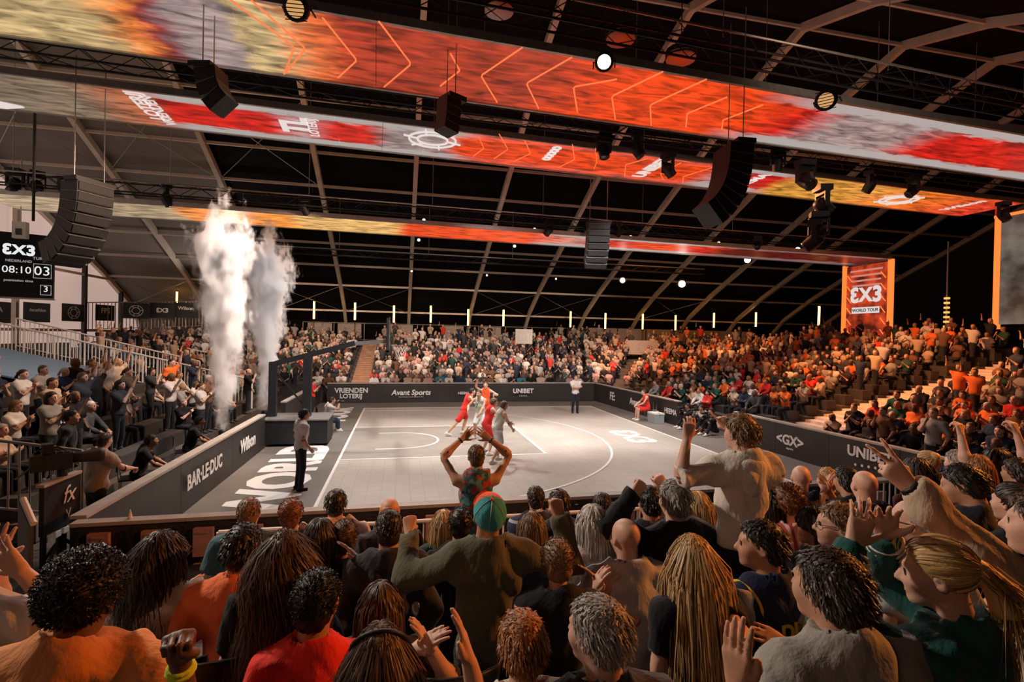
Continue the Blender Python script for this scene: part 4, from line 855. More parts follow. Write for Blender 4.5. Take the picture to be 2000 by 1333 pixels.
# ---- hair: a shaped cap plus locks (thin ribbons) combed over it
def hair(style, HC, HR, hs, lod, seed, length=.35):
    r_ = np.random.default_rng(seed); hv = (.0125, .015, .024, .075)[lod]; th = {'short': .010, 'crop': .006, 'curly': .015, 'afro': .032, 'long': .016, 'wavy': .022, 'bun': .012, 'ponytail': .010, 'bob': .020, 'balding': .007, 'fringe': .014}[style]
    tc_ = th*.8; cr_ = ell((0, -.014, .034), (.077+tc_, .098+tc_, .088+tc_))
    back = style in ('long', 'wavy', 'bob', 'ponytail')
    parts = [(cr_, 0)]
    if style in ('long', 'wavy', 'bob'):
        dl = .16 if style == 'bob' else length
        parts.append((cone((0, -.052, .0), (0, -.075, -dl*.75), .074+th*.5, .060+th), .05)); parts += [(cone((sg*.055, -.02, 0), (sg*.06, -.05, -dl*.7), .034+th*.5, .034), .04) for sg in (-1, 1)]
    if style in ('short', 'curly', 'crop', 'fringe'): parts.append((ell((0, -.055, -.035), (.066+th*.5, .048+th, .06)), .03))
    if style == 'bun': parts.append((ell((0, -.085, .085), (.045, .045, .045)), .02))
    if style == 'ponytail': parts += [(ell((0, -.115, .035), (.028, .03, .03)), .02), (cone((0, -.125, .02), (0, -.165, -.10), .026, .036), .02), (cone((0, -.165, -.10), (0, -.16, -length), .036, .012), .03)]
    u = union(parts); ph = r_.uniform(0, 6, 6); fq, am = {'curly': (95, .008), 'afro': (80, .013), 'wavy': (60, .006)}.get(style, (70, .0025)); 
    if lod == 3: am = 0
    def f(Q):
        d = u(Q)+am*(np.sin(fq*Q[:, 0]+ph[0]+2*np.sin(40*Q[:, 2]+ph[4]))*np.sin(fq*Q[:, 1]+ph[1])*np.sin(fq*Q[:, 2]+ph[2]))*1.5
        face = np.maximum(.035 if style != 'balding' else .05, 0)
        # keep the face and the ears free
        d = np.maximum(d, np.minimum(Q[:, 1]-.028-.95*np.clip(Q[:, 2]-.02, -.05, .07)-(.02 if style in ('fringe', 'afro', 'curly') else 0), 10))
        if style not in ('long', 'wavy', 'bob', 'afro'): d = np.maximum(d, -(Q[:, 2]+.075+.03*np.sign(-Q[:, 1]-.03))); d = np.maximum(d, -(np.linalg.norm((Q-np.array((0, .02, -.04), np.float32))*np.array((0., 1., .7), np.float32), axis=1)-.045)) if style != 'ponytail' else d
        if style == 'balding': d = np.maximum(d, -(np.linalg.norm(Q-np.array((0, -.0, .115), np.float32), axis=1)-.105))
        return d
    v, fc = nets(f, (-.2, -.26, -length-.1), (.2, .16, .2), hv); mi = np.zeros(len(fc), int)
    parts_ = [(v, fc, mi)]
    if lod <= 1 and style not in ('balding',):
        n = {0: 850, 1: 330}[lod]; n = int(n*{'long': 2.4, 'wavy': 2.4, 'bob': 1.8, 'afro': 1.6, 'curly': 1.2}.get(style, 1))
        d = r_.normal(size=(n*4, 3)); d /= np.linalg.norm(d, axis=1)[:, None]; p = V(0, -.014, .034)+d*V(.077+th, .098+th, .088+th)
        ok = (p[:, 1] < .02+.95*np.clip(p[:, 2]-.02, -.05, .07)) & (p[:, 2] > -.05); p, d = p[ok][:n], d[ok][:n]; n = len(p)
        seg = 7; Ls = {'short': .045, 'crop': .018, 'fringe': .06, 'curly': .03, 'afro': .042, 'long': length*1.15, 'wavy': length*1.15, 'bob': .2, 'bun': .08, 'ponytail': .13}[style]*r_.uniform(.7, 1.15, n)
        pts = [p]; q = p.copy(); nrm = d.copy(); wv = r_.uniform(0, 6.28, n)
        for k in range(seg):
            if style in ('short', 'crop', 'fringe'): fl = nrm*.30+V(0, -.5, -.35)*(1 if style != 'fringe' else .3)+V(0, 0, -.5)+r_.normal(size=(n, 3))*.28+ (V(0, .8, .2)*(q[:, 2:3] > .08) if style != 'crop' else 0)
            elif style in ('curly', 'afro'): fl = nrm*.55+np.stack([np.cos(wv+k*2.1), np.sin(wv*1.3+k*1.7), np.sin(wv+k*2.3)], 1)*.9
            elif style in ('bun', 'ponytail'): tgt = V(0, -.085, .10) if style == 'bun' else V(0, -.125, .035); fl = (tgt-q)/(np.linalg.norm(tgt-q, axis=1)[:, None]+.01)+nrm*.25
            else: fl = V(0, -.12, -1)+nrm*(.55 if k < 2 else .1)+r_.normal(size=(n, 3))*.05+(np.stack([np.cos(wv+k*1.6), np.sin(wv+k*1.6), 0*wv], 1)*.28 if style == 'wavy' else 0)
            fl = fl/np.linalg.norm(fl, axis=1)[:, None]; q = q+fl*(Ls/seg)[:, None]
            EL = V(.079+th, .10+th, .09+th); e = (q-V(0, -.014, .034))/EL; l = np.linalg.norm(e, axis=1)[:, None]; q = np.where((l < 1) & (q[:, 2:3] > -.03), V(0, -.014, .034)+e/np.maximum(l, .2)*EL, q); 
            if style in ('long', 'wavy', 'bob'): q[:, 1] = np.minimum(q[:, 1], np.where(q[:, 2] < .0, np.maximum(-.0, .0), 1))
            pts.append(q.copy())
        if style == 'ponytail':                       # the tail itself
            m_ = 260 if lod == 0 else 120; q = V(0, -.125, .03)+r_.normal(size=(m_, 3))*V(.018, .016, .012); P2 = [q.copy()]; spd = r_.normal(size=(m_, 3))*V(.22, .14, .05); Lt = length*r_.uniform(.75, 1.3, m_)
            for k in range(seg): q = q+((V(0, -.55, -.6) if k < 2 else V(0, -.03, -1))+spd*(1 if k > 0 else .3))*(Lt/seg)[:, None]; P2.append(q.copy())
            pts = [np.concatenate([a, b]) for a, b in zip(pts, P2)]; n += m_; nrm = np.concatenate([nrm, np.tile(V(0, -1, .1), (m_, 1))])
        pts = np.stack(pts, 1); t = np.gradient(pts, axis=1); sd = np.cross(t, nrm[:, None, :]+r_.normal(size=(n, 1, 3))*.3); sd /= np.linalg.norm(sd, axis=2)[..., None]+1e-6
        wd = np.array([1, 1, 1, .95, .85, .7, .5, .15])*({'long': .0021, 'wavy': .0022}.get(style, .0030) if style not in ('afro', 'curly') else .0028)*(1.5 if lod else 1.); a, b = pts-sd*wd[None, :, None], pts+sd*wd[None, :, None]
        vv = np.stack([a, b], 2).reshape(-1, 3); base = (np.arange(n)*(seg+1)*2)[:, None]; k = np.arange(seg)[None, :]*2
        ff = np.stack([base+k, base+k+1, base+k+3, base+k+2], -1).reshape(-1, 4); parts_.append((vv, ff, np.zeros(len(ff), int)))
    v, fc, mi = join(parts_); return v*hs@HR.T+HC, fc, mi
SKIN = {}
def skinm(c): return mat('skin_%02d%02d%02d' % tuple(int(q*99) for q in c), c, .5, noise=.10, nscale=14, bump=.08, bscale=160)
EYEM = mat('eye_dark', (.03, .02, .015), .2); LIPM = mat('lips', (.36, .13, .10), .5)
def clothm(name, c, pat=0.): return mat('cloth_'+name, c, .82, spec=.2, noise=.12+pat, nscale=9, bump=.9, bscale=13, sheen=.1, stretch=(1, 1.3, .5))
def hairm(name, c): return mat('hair_'+name, c, .48, spec=.45, island=.5)
HAIRC = {'black': (.010, .008, .007), 'dark brown': (.030, .017, .010), 'brown': (.085, .045, .024), 'light brown': (.17, .095, .045), 'auburn': (.20, .075, .03), 'blonde': (.46, .28, .11), 'ginger': (.34, .13, .04), 'grey': (.30, .27, .24), 'white': (.55, .51, .46)}
FAIR, TAN, OLIVE, BROWN = (.62, .36, .26), (.50, .27, .17), (.38, .20, .12), (.14, .065, .038)
# ---------------------------------------------------------------- foreground crowd
def put_parts(root, parts, mats):
    for k, p in parts.items():
        if k.startswith('_') or len(p[0]) == 0: continue
        obj(k, raw_mesh(k, p[0], p[1], mats[k], True, p[2] if len(p) > 2 else None), root)
def to_local(w, base, yaw): return rot('z', -yaw)@(V(*w)-base)
NEAR = []
def near(label, px, py, d, hr, top, skin=FAIR, fem=0, yaw=0., hyaw=0., htilt=0., hroll=0., arms=None, sleeves='short', lod=None, s=None, lean=.06, fat=1., cat='person', group=None, tank=False, collar=False, off=.014, floor=None, trous=(.02, .02, .025), mat_=None, extra=None, wr=1., sit=None):
    T = at(px, py, d); s = s or (.94 if fem else 1.0); yaw = math.radians(yaw); fz = nfloor(T[1]) if floor is None else floor
    hz = T[2]-fz-(.53+HOFF)*s; st = False
    if hz > 1.02*s: fz += hz-.93*s; hz = .93*s
    if hz < .62*s: st = True; 
    if sit is not None: st = sit
    if hz < .42: fz -= .42-hz; hz = .42
    if lod is None: lod = 0 if d < 2.4 else 1
    R = rot('z', yaw); hl = R@V(0, .035*s+math.sin(lean)*.53*s, 0); base = V(T[0]-hl[0], T[1]-hl[1], fz)
    A = {}
    for k, a in (arms or {}).items():
        if len(a) < 5: A[k] = a; continue
        x, y, dd, hint, pose, palm = a; A[k] = (to_local(at(x, y, dd), base, yaw), rot('z', -yaw)@V(*hint), pose, rot('z', -yaw)@V(*palm))
    HR = rot('z', math.radians(hyaw))@rot('x', math.radians(htilt))@rot('y', math.radians(hroll))
    fg = figure(s, hz, fem, A, sleeves, lod, HR, lean, fat, st, 'trousers', None, off, collar, tank, wr=wr)
    root = thing('person', label, cat, tuple(base), yaw, group)
    cm = mat_ or clothm(top[0], top[1])
    put_parts(root, fg, {'body': [skinm(skin), EYEM, LIPM], 'shirt': cm, 'trousers': clothm('dark_trousers', (.016, .016, .02)), 'shoes': WHITEP})
    HC, HRm, hs = fg['_head']
    if hr:
        hv = hair(hr[0], HC, HRm, hs, lod, int(px*7+py), hr[2] if len(hr) > 2 else .3); obj('hair', raw_mesh('hair', hv[0], hv[1], hairm(hr[1].replace(' ', '_'), HAIRC[hr[1]]), True), root)
    NEAR.append((label, round(hz, 2), round(float(fz), 2), st))
    if extra: extra(root, HC, HRm, hs, fg, s)
    return root
def stripes(name, c1, c2, period=.05, axis='Z', duty=.5, ang=0.):
    m = bpy.data.materials.new(name); N, L = nodes(m); b = N['Principled BSDF']; b.inputs['Roughness'].default_value = .85; tc = N.new('ShaderNodeTexCoord'); sp = N.new('ShaderNodeSeparateXYZ'); L.new(tc.outputs['Object'], sp.inputs[0])
    q = N.new('ShaderNodeMath'); q.operation = 'DIVIDE'; L.new(sp.outputs[axis], q.inputs[0]); q.inputs[1].default_value = period
    fr = N.new('ShaderNodeMath'); fr.operation = 'FRACT'; L.new(q.outputs[0], fr.inputs[0]); gt = N.new('ShaderNodeMath'); gt.operation = 'GREATER_THAN'; L.new(fr.outputs[0], gt.inputs[0]); gt.inputs[1].default_value = duty
    mx = N.new('ShaderNodeMix'); mx.data_type = 'RGBA'; L.new(gt.outputs[0], mx.inputs[0]); mx.inputs[6].default_value = (*c1, 1); mx.inputs[7].default_value = (*c2, 1); L.new(mx.outputs[2], b.inputs['Base Color']); return m
def blotch(name, c1, c2, c3, scale=18.):
    m = bpy.data.materials.new(name); N, L = nodes(m); b = N['Principled BSDF']; b.inputs['Roughness'].default_value = .85; tc = N.new('ShaderNodeTexCoord'); vo = N.new('ShaderNodeTexVoronoi'); vo.inputs['Scale'].default_value = scale; L.new(tc.outputs['Object'], vo.inputs['Vector'])
    r = N.new('ShaderNodeValToRGB'); r.color_ramp.interpolation = 'CONSTANT'; e = r.color_ramp.elements; e[0].color = (*c1, 1); e[1].position = .4; e[1].color = (*c2, 1); q = e.new(.7); q.color = (*c3, 1)
    sp = N.new('ShaderNodeSeparateColor'); L.new(vo.outputs['Color'], sp.inputs[0]); L.new(sp.outputs[0], r.inputs[0]); L.new(r.outputs[0], b.inputs['Base Color']); return m
def torus(c, n, r, w, root, name, m, k=16):
    n = V(*n)/np.linalg.norm(n); x = np.cross(n, V(.3, .5, .8)); x /= np.linalg.norm(x); y = np.cross(n, x); c = V(*c)
    MB().tube([c+r*(math.cos(q)*x+math.sin(q)*y) for q in np.linspace(0, 2*math.pi, k+1)[:-1]], w, 6, closed=True).build(name, m, root, True)
def ring_px(px, py, d, n, r, w, name, m):
    def f(root, HC, HR, hs, fg, s):
        yaw = root.rotation_euler[2]; torus(to_local(at(px, py, d), V(*root.location), yaw), rot('z', -yaw)@V(*n), r, w, root, name, m)
    return f
def band(side, t, r, w, name, m, n=1, gap=.02):      # rings round a forearm, t metres below the wrist
    def f(root, HC, HR, hs, fg, s):
        E, Wt = fg['_'+side]; u = (E-Wt)/np.linalg.norm(E-Wt)
        for k in range(n): torus(Wt+u*(t+gap*k), u, r+.003*k, w, root, name, m)
    return f
def many(*fs):
    def f(*a):
        for g in fs: g(*a)
    return f
def cap_extra(c1, c2):
    def f(root, HC, HR, hs, fg, s):
        fn = ell((0, -.012, .038), (.090, .112, .098)); v, fc = nets(lambda Q: np.maximum(fn(Q), -(Q[:, 2]-.0-.12*Q[:, 1])), (-.13, -.16, -.05), (.13, .16, .16), .010); c = v[fc].mean(1)
        mi = (np.abs(c[:, 0]-.02-.25*c[:, 1]) < 9).astype(int)*0+(c[:, 1] > .012).astype(int)
        hat = obj('cap', raw_mesh('cap', v*hs@HR.T+HC, fc, [clothm('cap_teal', c1), clothm('cap_orange', c2)], True, mi), root)
        w = MB()
        MB().sphere(HR@V(0, -.012, .138)*hs+HC, .010, 8, 5).build('button', clothm('cap_orange', c2), hat, True)
        for k in range(6):
            a = k*math.pi/3+.3; pts = [HR@(V(0, -.012, .038)+V(.091*math.cos(a)*math.sin(t), .113*math.sin(a)*math.sin(t), .099*math.cos(t)))*hs+HC for t in np.linspace(.1, 1.75, 8)]
            MB().tube(pts, .0022, 4).build('seam', clothm('cap_seam', (.35, .42, .40)), hat, True)
        v = [HR@V(.078*math.sin(t), .075+.075*math.cos(t), .012-.03*math.sin(t)**2)*hs+HC for t in np.linspace(-1.5, 1.5, 9)]
        v2 = [q+V(0, 0, .008) for q in v]; MB().add(v+v2, [tuple(range(9)), tuple(range(17, 8, -1))]+[(i, i+9, i+10, i+1) for i in range(8)]).build('peak', clothm('cap_orange', c2), hat)
    return f
def hood_extra(m):
    def f(root, HC, HR, hs, fg, s):
        N0 = HC+V(0, -.06, -.19)*s; g = union([(ell(N0+V(0, -.055, -.02)*s, V(.115, .055, .08)*s, rot('x', .5)), 0), (ell(N0+V(0, -.085, -.11)*s, V(.085, .035, .09)*s), .05)])
        v, fc = nets(lambda Q: np.maximum(g(Q), -(np.linalg.norm(Q-np.asarray(N0+V(0, .02, .08)*s, np.float32), axis=1)-.09*s)), N0-.3, N0+.25, .014); obj('hood', raw_mesh('hood', v, fc, m, True), root)
    return f
def glasses(root, HC, HR, hs, fg, s):
    g = MB()
    for sg in (-1, 1):
        g.tube([HR@V(sg*.031+.024*math.cos(q), .108, .006+.018*math.sin(q))*hs+HC for q in np.linspace(0, 6.28, 13)[:-1]], .0018, 5, closed=True); g.tube([HR@V(sg*.055, .106, .01)*hs+HC, HR@V(sg*.082, .0, .012)*hs+HC], .0018, 5)
    g.build('glasses', BLACK, root)
def collar_extra(m, m2=None, r=.072):
    def f(root, HC, HR, hs, fg, s):
        N0 = HC+V(0, -.055, -.16)*s
        for k, mm in enumerate([m]+([m2] if m2 else [])): torus(N0+V(0, 0, -.012*k), (0, .25, 1), (r+.004*k)*s, .011*s, root, 'collar', mm, 22)
    return f
ORC = ('orange', (.80, .17, .045)); BLK = ('black', (.010, .010, .012)); NAVY = ('navy', (.018, .025, .05)); GRYD = ('charcoal', (.035, .033, .038)); WHT = ('white', (.66, .62, .58)); TEAL = ('teal', (.05, .11, .13)); REDC = ('red', (.80, .035, .02)); OLV = ('olive', (.11, .105, .065)); BEI = ('beige', (.52, .40, .28)); GRN = ('dark_green', (.012, .075, .068))
UPH = (0, 0, -1)
# nearest row
near('person with large dark curly hair in an orange-brown shirt with lime wristband', 163, 1165, 1.66, ('afro', 'black'), ('rust', (.62, .23, .07)), BROWN, yaw=-4, arms={'R': (352, 1288, 1.42, (.6, -.3, -1), 'fist', (0, 0, -1))}, collar=True, off=.02, wr=1.8, s=1.0,
     extra=many(band('R', .03, .028, .009, 'wristband', clothm('lime', (.62, .75, .05)), 2, .012), collar_extra(clothm('rust', (.62, .23, .07)))))
near('woman with long wavy dark hair and cream blouse left of the orange shirt', 316, 1085, 2.6, ('wavy', 'dark brown', .36), ('cream', (.62, .54, .46)), FAIR, 1, hyaw=-25, arms={'R': ('clap', -.05), 'L': ('clap', -.05)}, sleeves='elbow', off=.022, wr=1.8)
near('black-haired man in salmon orange shirt seen from behind', 476, 1072, 2.6, ('short', 'black'), ('salmon', (.88, .19, .06)), OLIVE, hyaw=-15, collar=True, wr=1.4, extra=collar_extra(clothm('salmon', (.88, .19, .06)), None, .066))
near('woman with very long wavy brown hair in dark clothes beside the orange shirt', 556, 1088, 2.35, ('wavy', 'brown', .55), BLK, FAIR, 1)
near('man with short dark curly hair in a bright red shirt with striped collar', 620, 1178, 2.15, ('curly', 'black'), REDC, OLIVE, hyaw=-18, extra=collar_extra(WHITEP, BLACK), wr=1.2)
near('woman with long brown hair and dark hairband at the bottom edge, one hand raised', 742, 1288, 1.75, ('long', 'brown', .45), BLK, FAIR, 1, arms={'R': (916, 1292, 1.6, (.4, -.2, -1), 'clap', (-1, .1, 0))}, extra=lambda root, HC, HR, hs, fg, s: torus(HC+V(0, 0, .035), (0, .9, .5), .098, .008, root, 'hairband', BLACK, 24))
near('person with round brown hair clapping, hands above the long brown hair', 742, 1188, 2.45, ('bob', 'brown'), GRYD, FAIR, 1, arms={'R': (838, 1262, 2.2, (.8, -.2, -1), 'clap', (-1, 0, 0)), 'L': (812, 1268, 2.15, (-1, -.3, -1), 'clap', (1, 0, 0))}, sleeves='elbow')
near('person with tousled ginger hair and flowered top at the bottom edge', 1020, 1262, 1.75, ('short', 'ginger'), ('floral', (.5, .4, .34)), FAIR, 1, mat_=blotch('floral_cloth', (.6, .5, .44), (.3, .10, .08), (.45, .42, .3), 30))
near('grey-haired man at the bottom edge turning his face to the left', 1166, 1238, 1.75, ('short', 'grey'), GRYD, FAIR, hyaw=32, lean=.02)
near('man with thick dark hair in a grey collared jacket, bottom right of centre', 1622, 1152, 1.58, ('short', 'dark brown'), ('stone', (.30, .28, .25)), TAN, hyaw=12, collar=True, off=.02, arms={'L': (1440, 1335, 1.3, (-.8, -.3, -1), 'clap', (.9, .3, 0))}, extra=collar_extra(clothm('stone', (.30, .28, .25)), None, .078))
GREENM = clothm(*GRN)
def varsity(root, HC, HR, hs, fg, s):
    for sd in 'LR': band(sd, .035, .054, .006, 'cuff_stripe', WHITEP, 3, .022)(root, HC, HR, hs, fg, s)
    torus(HC+V(0, -.06, -.19), (0, .3, 1), .085, .008, root, 'collar', WHITEP, 22)
near('blonde ponytail woman in a dark green jersey with striped cuffs, clapping', 1836, 1122, 1.7, ('ponytail', 'blonde', .38), GRN, FAIR, 1, yaw=16, hyaw=22, htilt=-8, sleeves='long', off=.02, s=1.0,
     arms={'L': (1668, 1066, 1.75, (-.5, -.3, -1), 'open', (.5, .9, .1)), 'R': (1728, 1045, 1.80, (.7, .1, -1), 'open', (-.6, -.6, .1))}, extra=varsity)
near('person in a beige jacket at the right margin holding up a victory sign', 2046, 1030, 1.98, ('short', 'brown'), ('beige_jacket', (.50, .40, .29)), FAIR, yaw=22, sleeves='long', off=.024, s=1.08,
     arms={'L': (1752, 930, 1.98, (-.2, -.3, -1), 'vsign', (.35, .9, 0))}, extra=band('L', .0, .029, .010, 'watch', BLACK, 2, .014), wr=1.2)
near('man in a white t-shirt at the left margin with raised palm', -75, 1085, 2.0, ('short', 'dark brown'), ('tee_white', (.64, .58, .54)), FAIR, yaw=-10, arms={'R': (42, 1118, 1.95, (.9, -.2, -.8), 'open', (0, 1, 0)), 'L': (-5, 1095, 2.1, (-.9, -.2, -.8), 'open', (0, 1, 0))}, off=.03)
# second row
def jersey(root, HC, HR, hs, fg, s):
    Yl = clothm('jersey_gold', (.72, .44, .03)); torus(HC+V(0, -.052, -.150)*s, (0, .3, 1), .080*s, .008, root, 'collar', Yl, 22); f_ = []
    for sg, k in ((-1, 'L'), (1, 'R')):
        E = fg['_'+k][0]; Sh = HC+V(sg*.19, -.045, -HOFF-.055)*s; u_ = (E-Sh)/np.linalg.norm(E-Sh); v, fc = nets(sleeve(Sh-u_*.06, Sh+u_*.18, .090*s, .082*s), Sh-.35, Sh+.35, .017); obj('undershirt_sleeve', raw_mesh('undershirt_sleeve', v, fc, clothm('tee_grey', (.40, .38, .36)), True), root); torus(Sh-V(sg*.052, 0, .012), V(1, 0, -.25*sg), .100*s, .008, root, 'armhole_trim', Yl, 24)
    lettering('DU', HC+V(.0, -.205, -.33)*s, (1, 0, 0), (0, .1, 1), .11, Yl, root, .02)
near('young man with black hair in profile wearing a navy basketball jersey over a grey tee', 1487, 1066, 2.55, ('short', 'black'), ('jersey_navy', (.012, .018, .05)), TAN, yaw=10, hyaw=48, tank=False, sleeves='none', arms={'R': (1520, 1250, 2.3, (.9, -.2, -1), 'clap', (-.6, .5, 0))}, extra=jersey)
near('woman with long straight blonde hair in black, seen from behind', 1352, 1094, 2.4, ('long', 'blonde', .52), BLK, FAIR, 1, arms={'R': (1460, 1290, 1.8, (.8, -.2, -1), 'open', (-.3, .9, 0))})
near('bald man in a pale blue-grey shirt with clapping hands', 1222, 1052, 3.05, None, ('pale_shirt', (.42, .43, .45)), FAIR, hyaw=10, arms={'L': (1160, 1148, 2.9, (-1, -.3, -1), 'clap', (1, 0, 0)), 'R': (1178, 1146, 2.9, (1, -.3, -1), 'clap', (-1, 0, 0))}, sleeves='elbow', off=.02, wr=1.5)
near('person in a black top with light brown curly hair before the pale shirt', 1088, 1098, 2.7, ('curly', 'light brown'), BLK, FAIR, 1)
near('man in an orange and teal cap and olive jacket with both fists raised', 955, 1006, 2.9, None, OLV, TAN, htilt=32, sleeves='long', off=.022, s=1.04, wr=1.7, lean=.0, arms={'L': (799, 1040, 3.05, (-1, -.2, -1), 'fist', (0, 1, 0)), 'R': (1093, 1010, 3.05, (1, -.2, -1), 'fist', (0, 1, 0))}, extra=many(cap_extra((.05, .34, .34), (.85, .11, .02)), collar_extra(clothm(*OLV), None, .080)))
near('man with dark grey hair in a black jacket raising two fists', 1318, 978, 3.3, ('short', 'grey'), ('black_jacket', (.012, .012, .014)), FAIR, sleeves='long', off=.024, s=1.06, arms={'L': (1237, 966, 3.25, (-1, -.2, -1), 'fist', (0, 1, 0)), 'R': (1300, 955, 3.6, (.8, .6, -1), 'fist', (0, 1, 0))})
near('boy in a white hoodie standing high above the others with raised arms', 1445, 846, 3.3, ('fringe', 'light brown'), ('hoodie', (.70, .64, .56)), FAIR, s=.97, hyaw=14, sleeves='elbow', off=.018, wr=1.3, lean=.0, arms={'L': (1342, 856, 3.2, (-.6, -.2, -1), 'relax', (.3, .9, 0)), 'R': (1424, 838, 3.6, (.6, .5, -.6), 'point', (0, 1, 0))}, extra=hood_extra(clothm('hoodie', (.70, .64, .56))))
near('man with cropped hair in a charcoal sweater, middle left of the cap', 760, 1034, 3.25, ('crop', 'dark brown'), GRYD, TAN, sleeves='long', off=.02)
near('woman with short white-grey hair and patterned beige blouse', 1158, 1024, 3.25, ('bob', 'white'), BEI, FAIR, 1, mat_=blotch('pattern_blouse', (.46, .35, .28), (.36, .22, .17), (.5, .4, .33), 40))
near('brown-haired person in black between the long waves and the charcoal sweater', 624, 1050, 3.3, ('bob', 'dark brown'), BLK, FAIR, 1)
near('person with loose curly brown hair and a pale hand at the cheek', 672, 1052, 3.4, ('curly', 'brown'), GRYD, FAIR, 1, arms={'R': (700, 1095, 3.2, (.9, -.3, -1), 'open', (-1, 0, 0))})
near('man with fair cropped hair and red-lit neck in a teal t-shirt', 486, 1003, 4.0, ('crop', 'light brown'), TEAL, FAIR, fat=1.05)
near('man with short auburn curls in a black shirt at the front rail', 568, 1006, 4.2, ('curly', 'auburn'), BLK, FAIR)
near('dark-haired man in a pale pink shirt at the front rail', 656, 985, 4.4, ('short', 'dark brown'), ('pale_pink', (.60, .42, .34)), TAN, fat=1.05, off=.022, wr=1.6)
near('ginger balding man just behind the charcoal sweater', 761, 1000, 4.3, ('balding', 'ginger'), GRYD, FAIR)
near('woman with straight blonde hair at the front rail left of the cap', 866, 1025, 4.2, ('bob', 'blonde'), ('pine', (.03, .06, .05)), FAIR, 1)
near('person with dark curls half hidden by the teal and orange cap', 899, 1026, 4.0, ('curly', 'black'), BLK, TAN)
near('person with a bowl of fair hair right of the cap', 1038, 1030, 3.9, ('bob', 'light brown'), NAVY, FAIR, 1)
near('man with dark short hair in a navy striped shirt at the front rail', 1046, 974, 5.0, ('crop', 'dark brown'), NAVY, TAN, mat_=stripes('navy_stripe', (.02, .03, .07), (.45, .45, .45), .11, 'Z', .78))
near('dark-haired man hidden behind the raised right fist of the cap wearer', 1092, 985, 4.4, ('short', 'dark brown'), GRYD, TAN)
near('man with short brown hair behind the white-haired woman', 1176, 990, 4.5, ('crop', 'dark brown'), BLK, TAN)
near('dark-haired man left of the grey-haired fist raiser', 1270, 982, 3.9, ('short', 'black'), BLK, TAN)
near('fair-haired person half hidden by the white hoodie', 1362, 990, 4.0, ('bob', 'blonde'), BEI, FAIR, 1)
TANKM = blotch('tank_pattern', (.03, .10, .11), (.10, .26, .27), (.40, .05, .03), 26)
near('tanned man in a patterned tank top with both arms raised above his head', 930, 893, 5.2, ('crop', 'brown'), TEAL, TAN, tank=True, sleeves='none', s=1.02, lean=.0, arms={'L': (902, 858, 5.3, (-1, -.2, -.6), 'open', (.3, .9, 0)), 'R': (956, 858, 5.3, (1, -.2, -.6), 'open', (-.3, .9, 0))}, mat_=TANKM, lod=1, extra=many(band('L', .02, .03, .008, 'wristband', BLACK), band('R', .02, .03, .008, 'wristband', BLACK)))
# right part
near('black-haired person in a striped shirt right of the hoodie', 1502, 985, 3.6, ('bob', 'black'), BLK, FAIR, 1, mat_=stripes('bw_stripe', (.04, .04, .04), (.6, .56, .5), .035))
near('woman with curly auburn hair in a red and white striped top', 1541, 985, 3.5, ('afro', 'auburn'), REDC, FAIR, 1, mat_=stripes('rw_stripe', (.45, .05, .04), (.62, .50, .44), .04, 'X'))
near('man with light brown hair and glasses in profile left of the clapping hands', 1640, 1028, 2.7, ('short', 'light brown'), NAVY, FAIR, hyaw=55, extra=glasses)
near('dark-haired woman looking left between the curls and the glasses', 1592, 1030, 3.1, ('bob', 'black'), BLK, TAN, 1, hyaw=50)
near('elderly man with glasses partly behind the blonde ponytail', 1785, 1022, 2.6, ('balding', 'grey'), ('pale_shirt', (.42, .43, .45)), FAIR, hyaw=35, extra=glasses)
near('bald pink-headed man below the right board', 1690, 950, 3.9, None, BLK, FAIR, hyaw=-20)
near('man with cropped black hair and dark t-shirt looking down at the right', 1882, 948, 3.1, ('short', 'black'), ('tee_dark', (.018, .02, .028)), TAN, hyaw=30, htilt=-15, arms={'R': (1990, 1050, 2.8, (.9, -.3, -1), 'grip', (0, 0, -1))})
near('dark-clothed person with tied hair at the right margin', 1982, 985, 2.8, ('bun', 'dark brown'), BLK, FAIR, 1)
near('person in black at the right margin above the beige sleeve', 1940, 1030, 3.4, ('short', 'black'), BLK, TAN)
near('bald man at the near rail under the angle-bracket board', 1566, 935, 4.7, None, NAVY, FAIR, hyaw=-35)
near('blond man at the near rail beside the bald one', 1617, 938, 4.9, ('crop', 'blonde'), BLK, FAIR, hyaw=-20)
near('person clapping before the rail under the white casino name', 1655, 940, 4.4, ('short', 'black'), BLK, TAN, arms={'L': ('clap', .15), 'R': ('clap', .15)})
near('woman with dark hair and red-lit face behind the watch', 1790, 925, 3.9, ('long', 'dark brown', .3), ('maroon', (.15, .03, .03)), FAIR, 1, hyaw=20)
near('woman with fair tied hair near the end of the right board', 1812, 905, 4.8, ('bun', 'blonde'), REDC, FAIR, 1)
near('grey-haired man near the end of the right board', 1872, 905, 4.9, ('short', 'grey'), WHT, FAIR)
near('ginger woman right of the grey-haired man', 1910, 915, 4.5, ('bob', 'ginger'), GRYD, FAIR, 1, hyaw=-20)
near('person in a black hat lifting both hands to it at the right', 1948, 905, 4.6, ('bob', 'black'), BLK, FAIR, arms={'L': ('up', 'grip'), 'R': ('up', 'grip')})
near('dark-haired person far right in a dark blue jacket', 1990, 925, 4.2, ('short', 'dark brown'), NAVY, TAN)
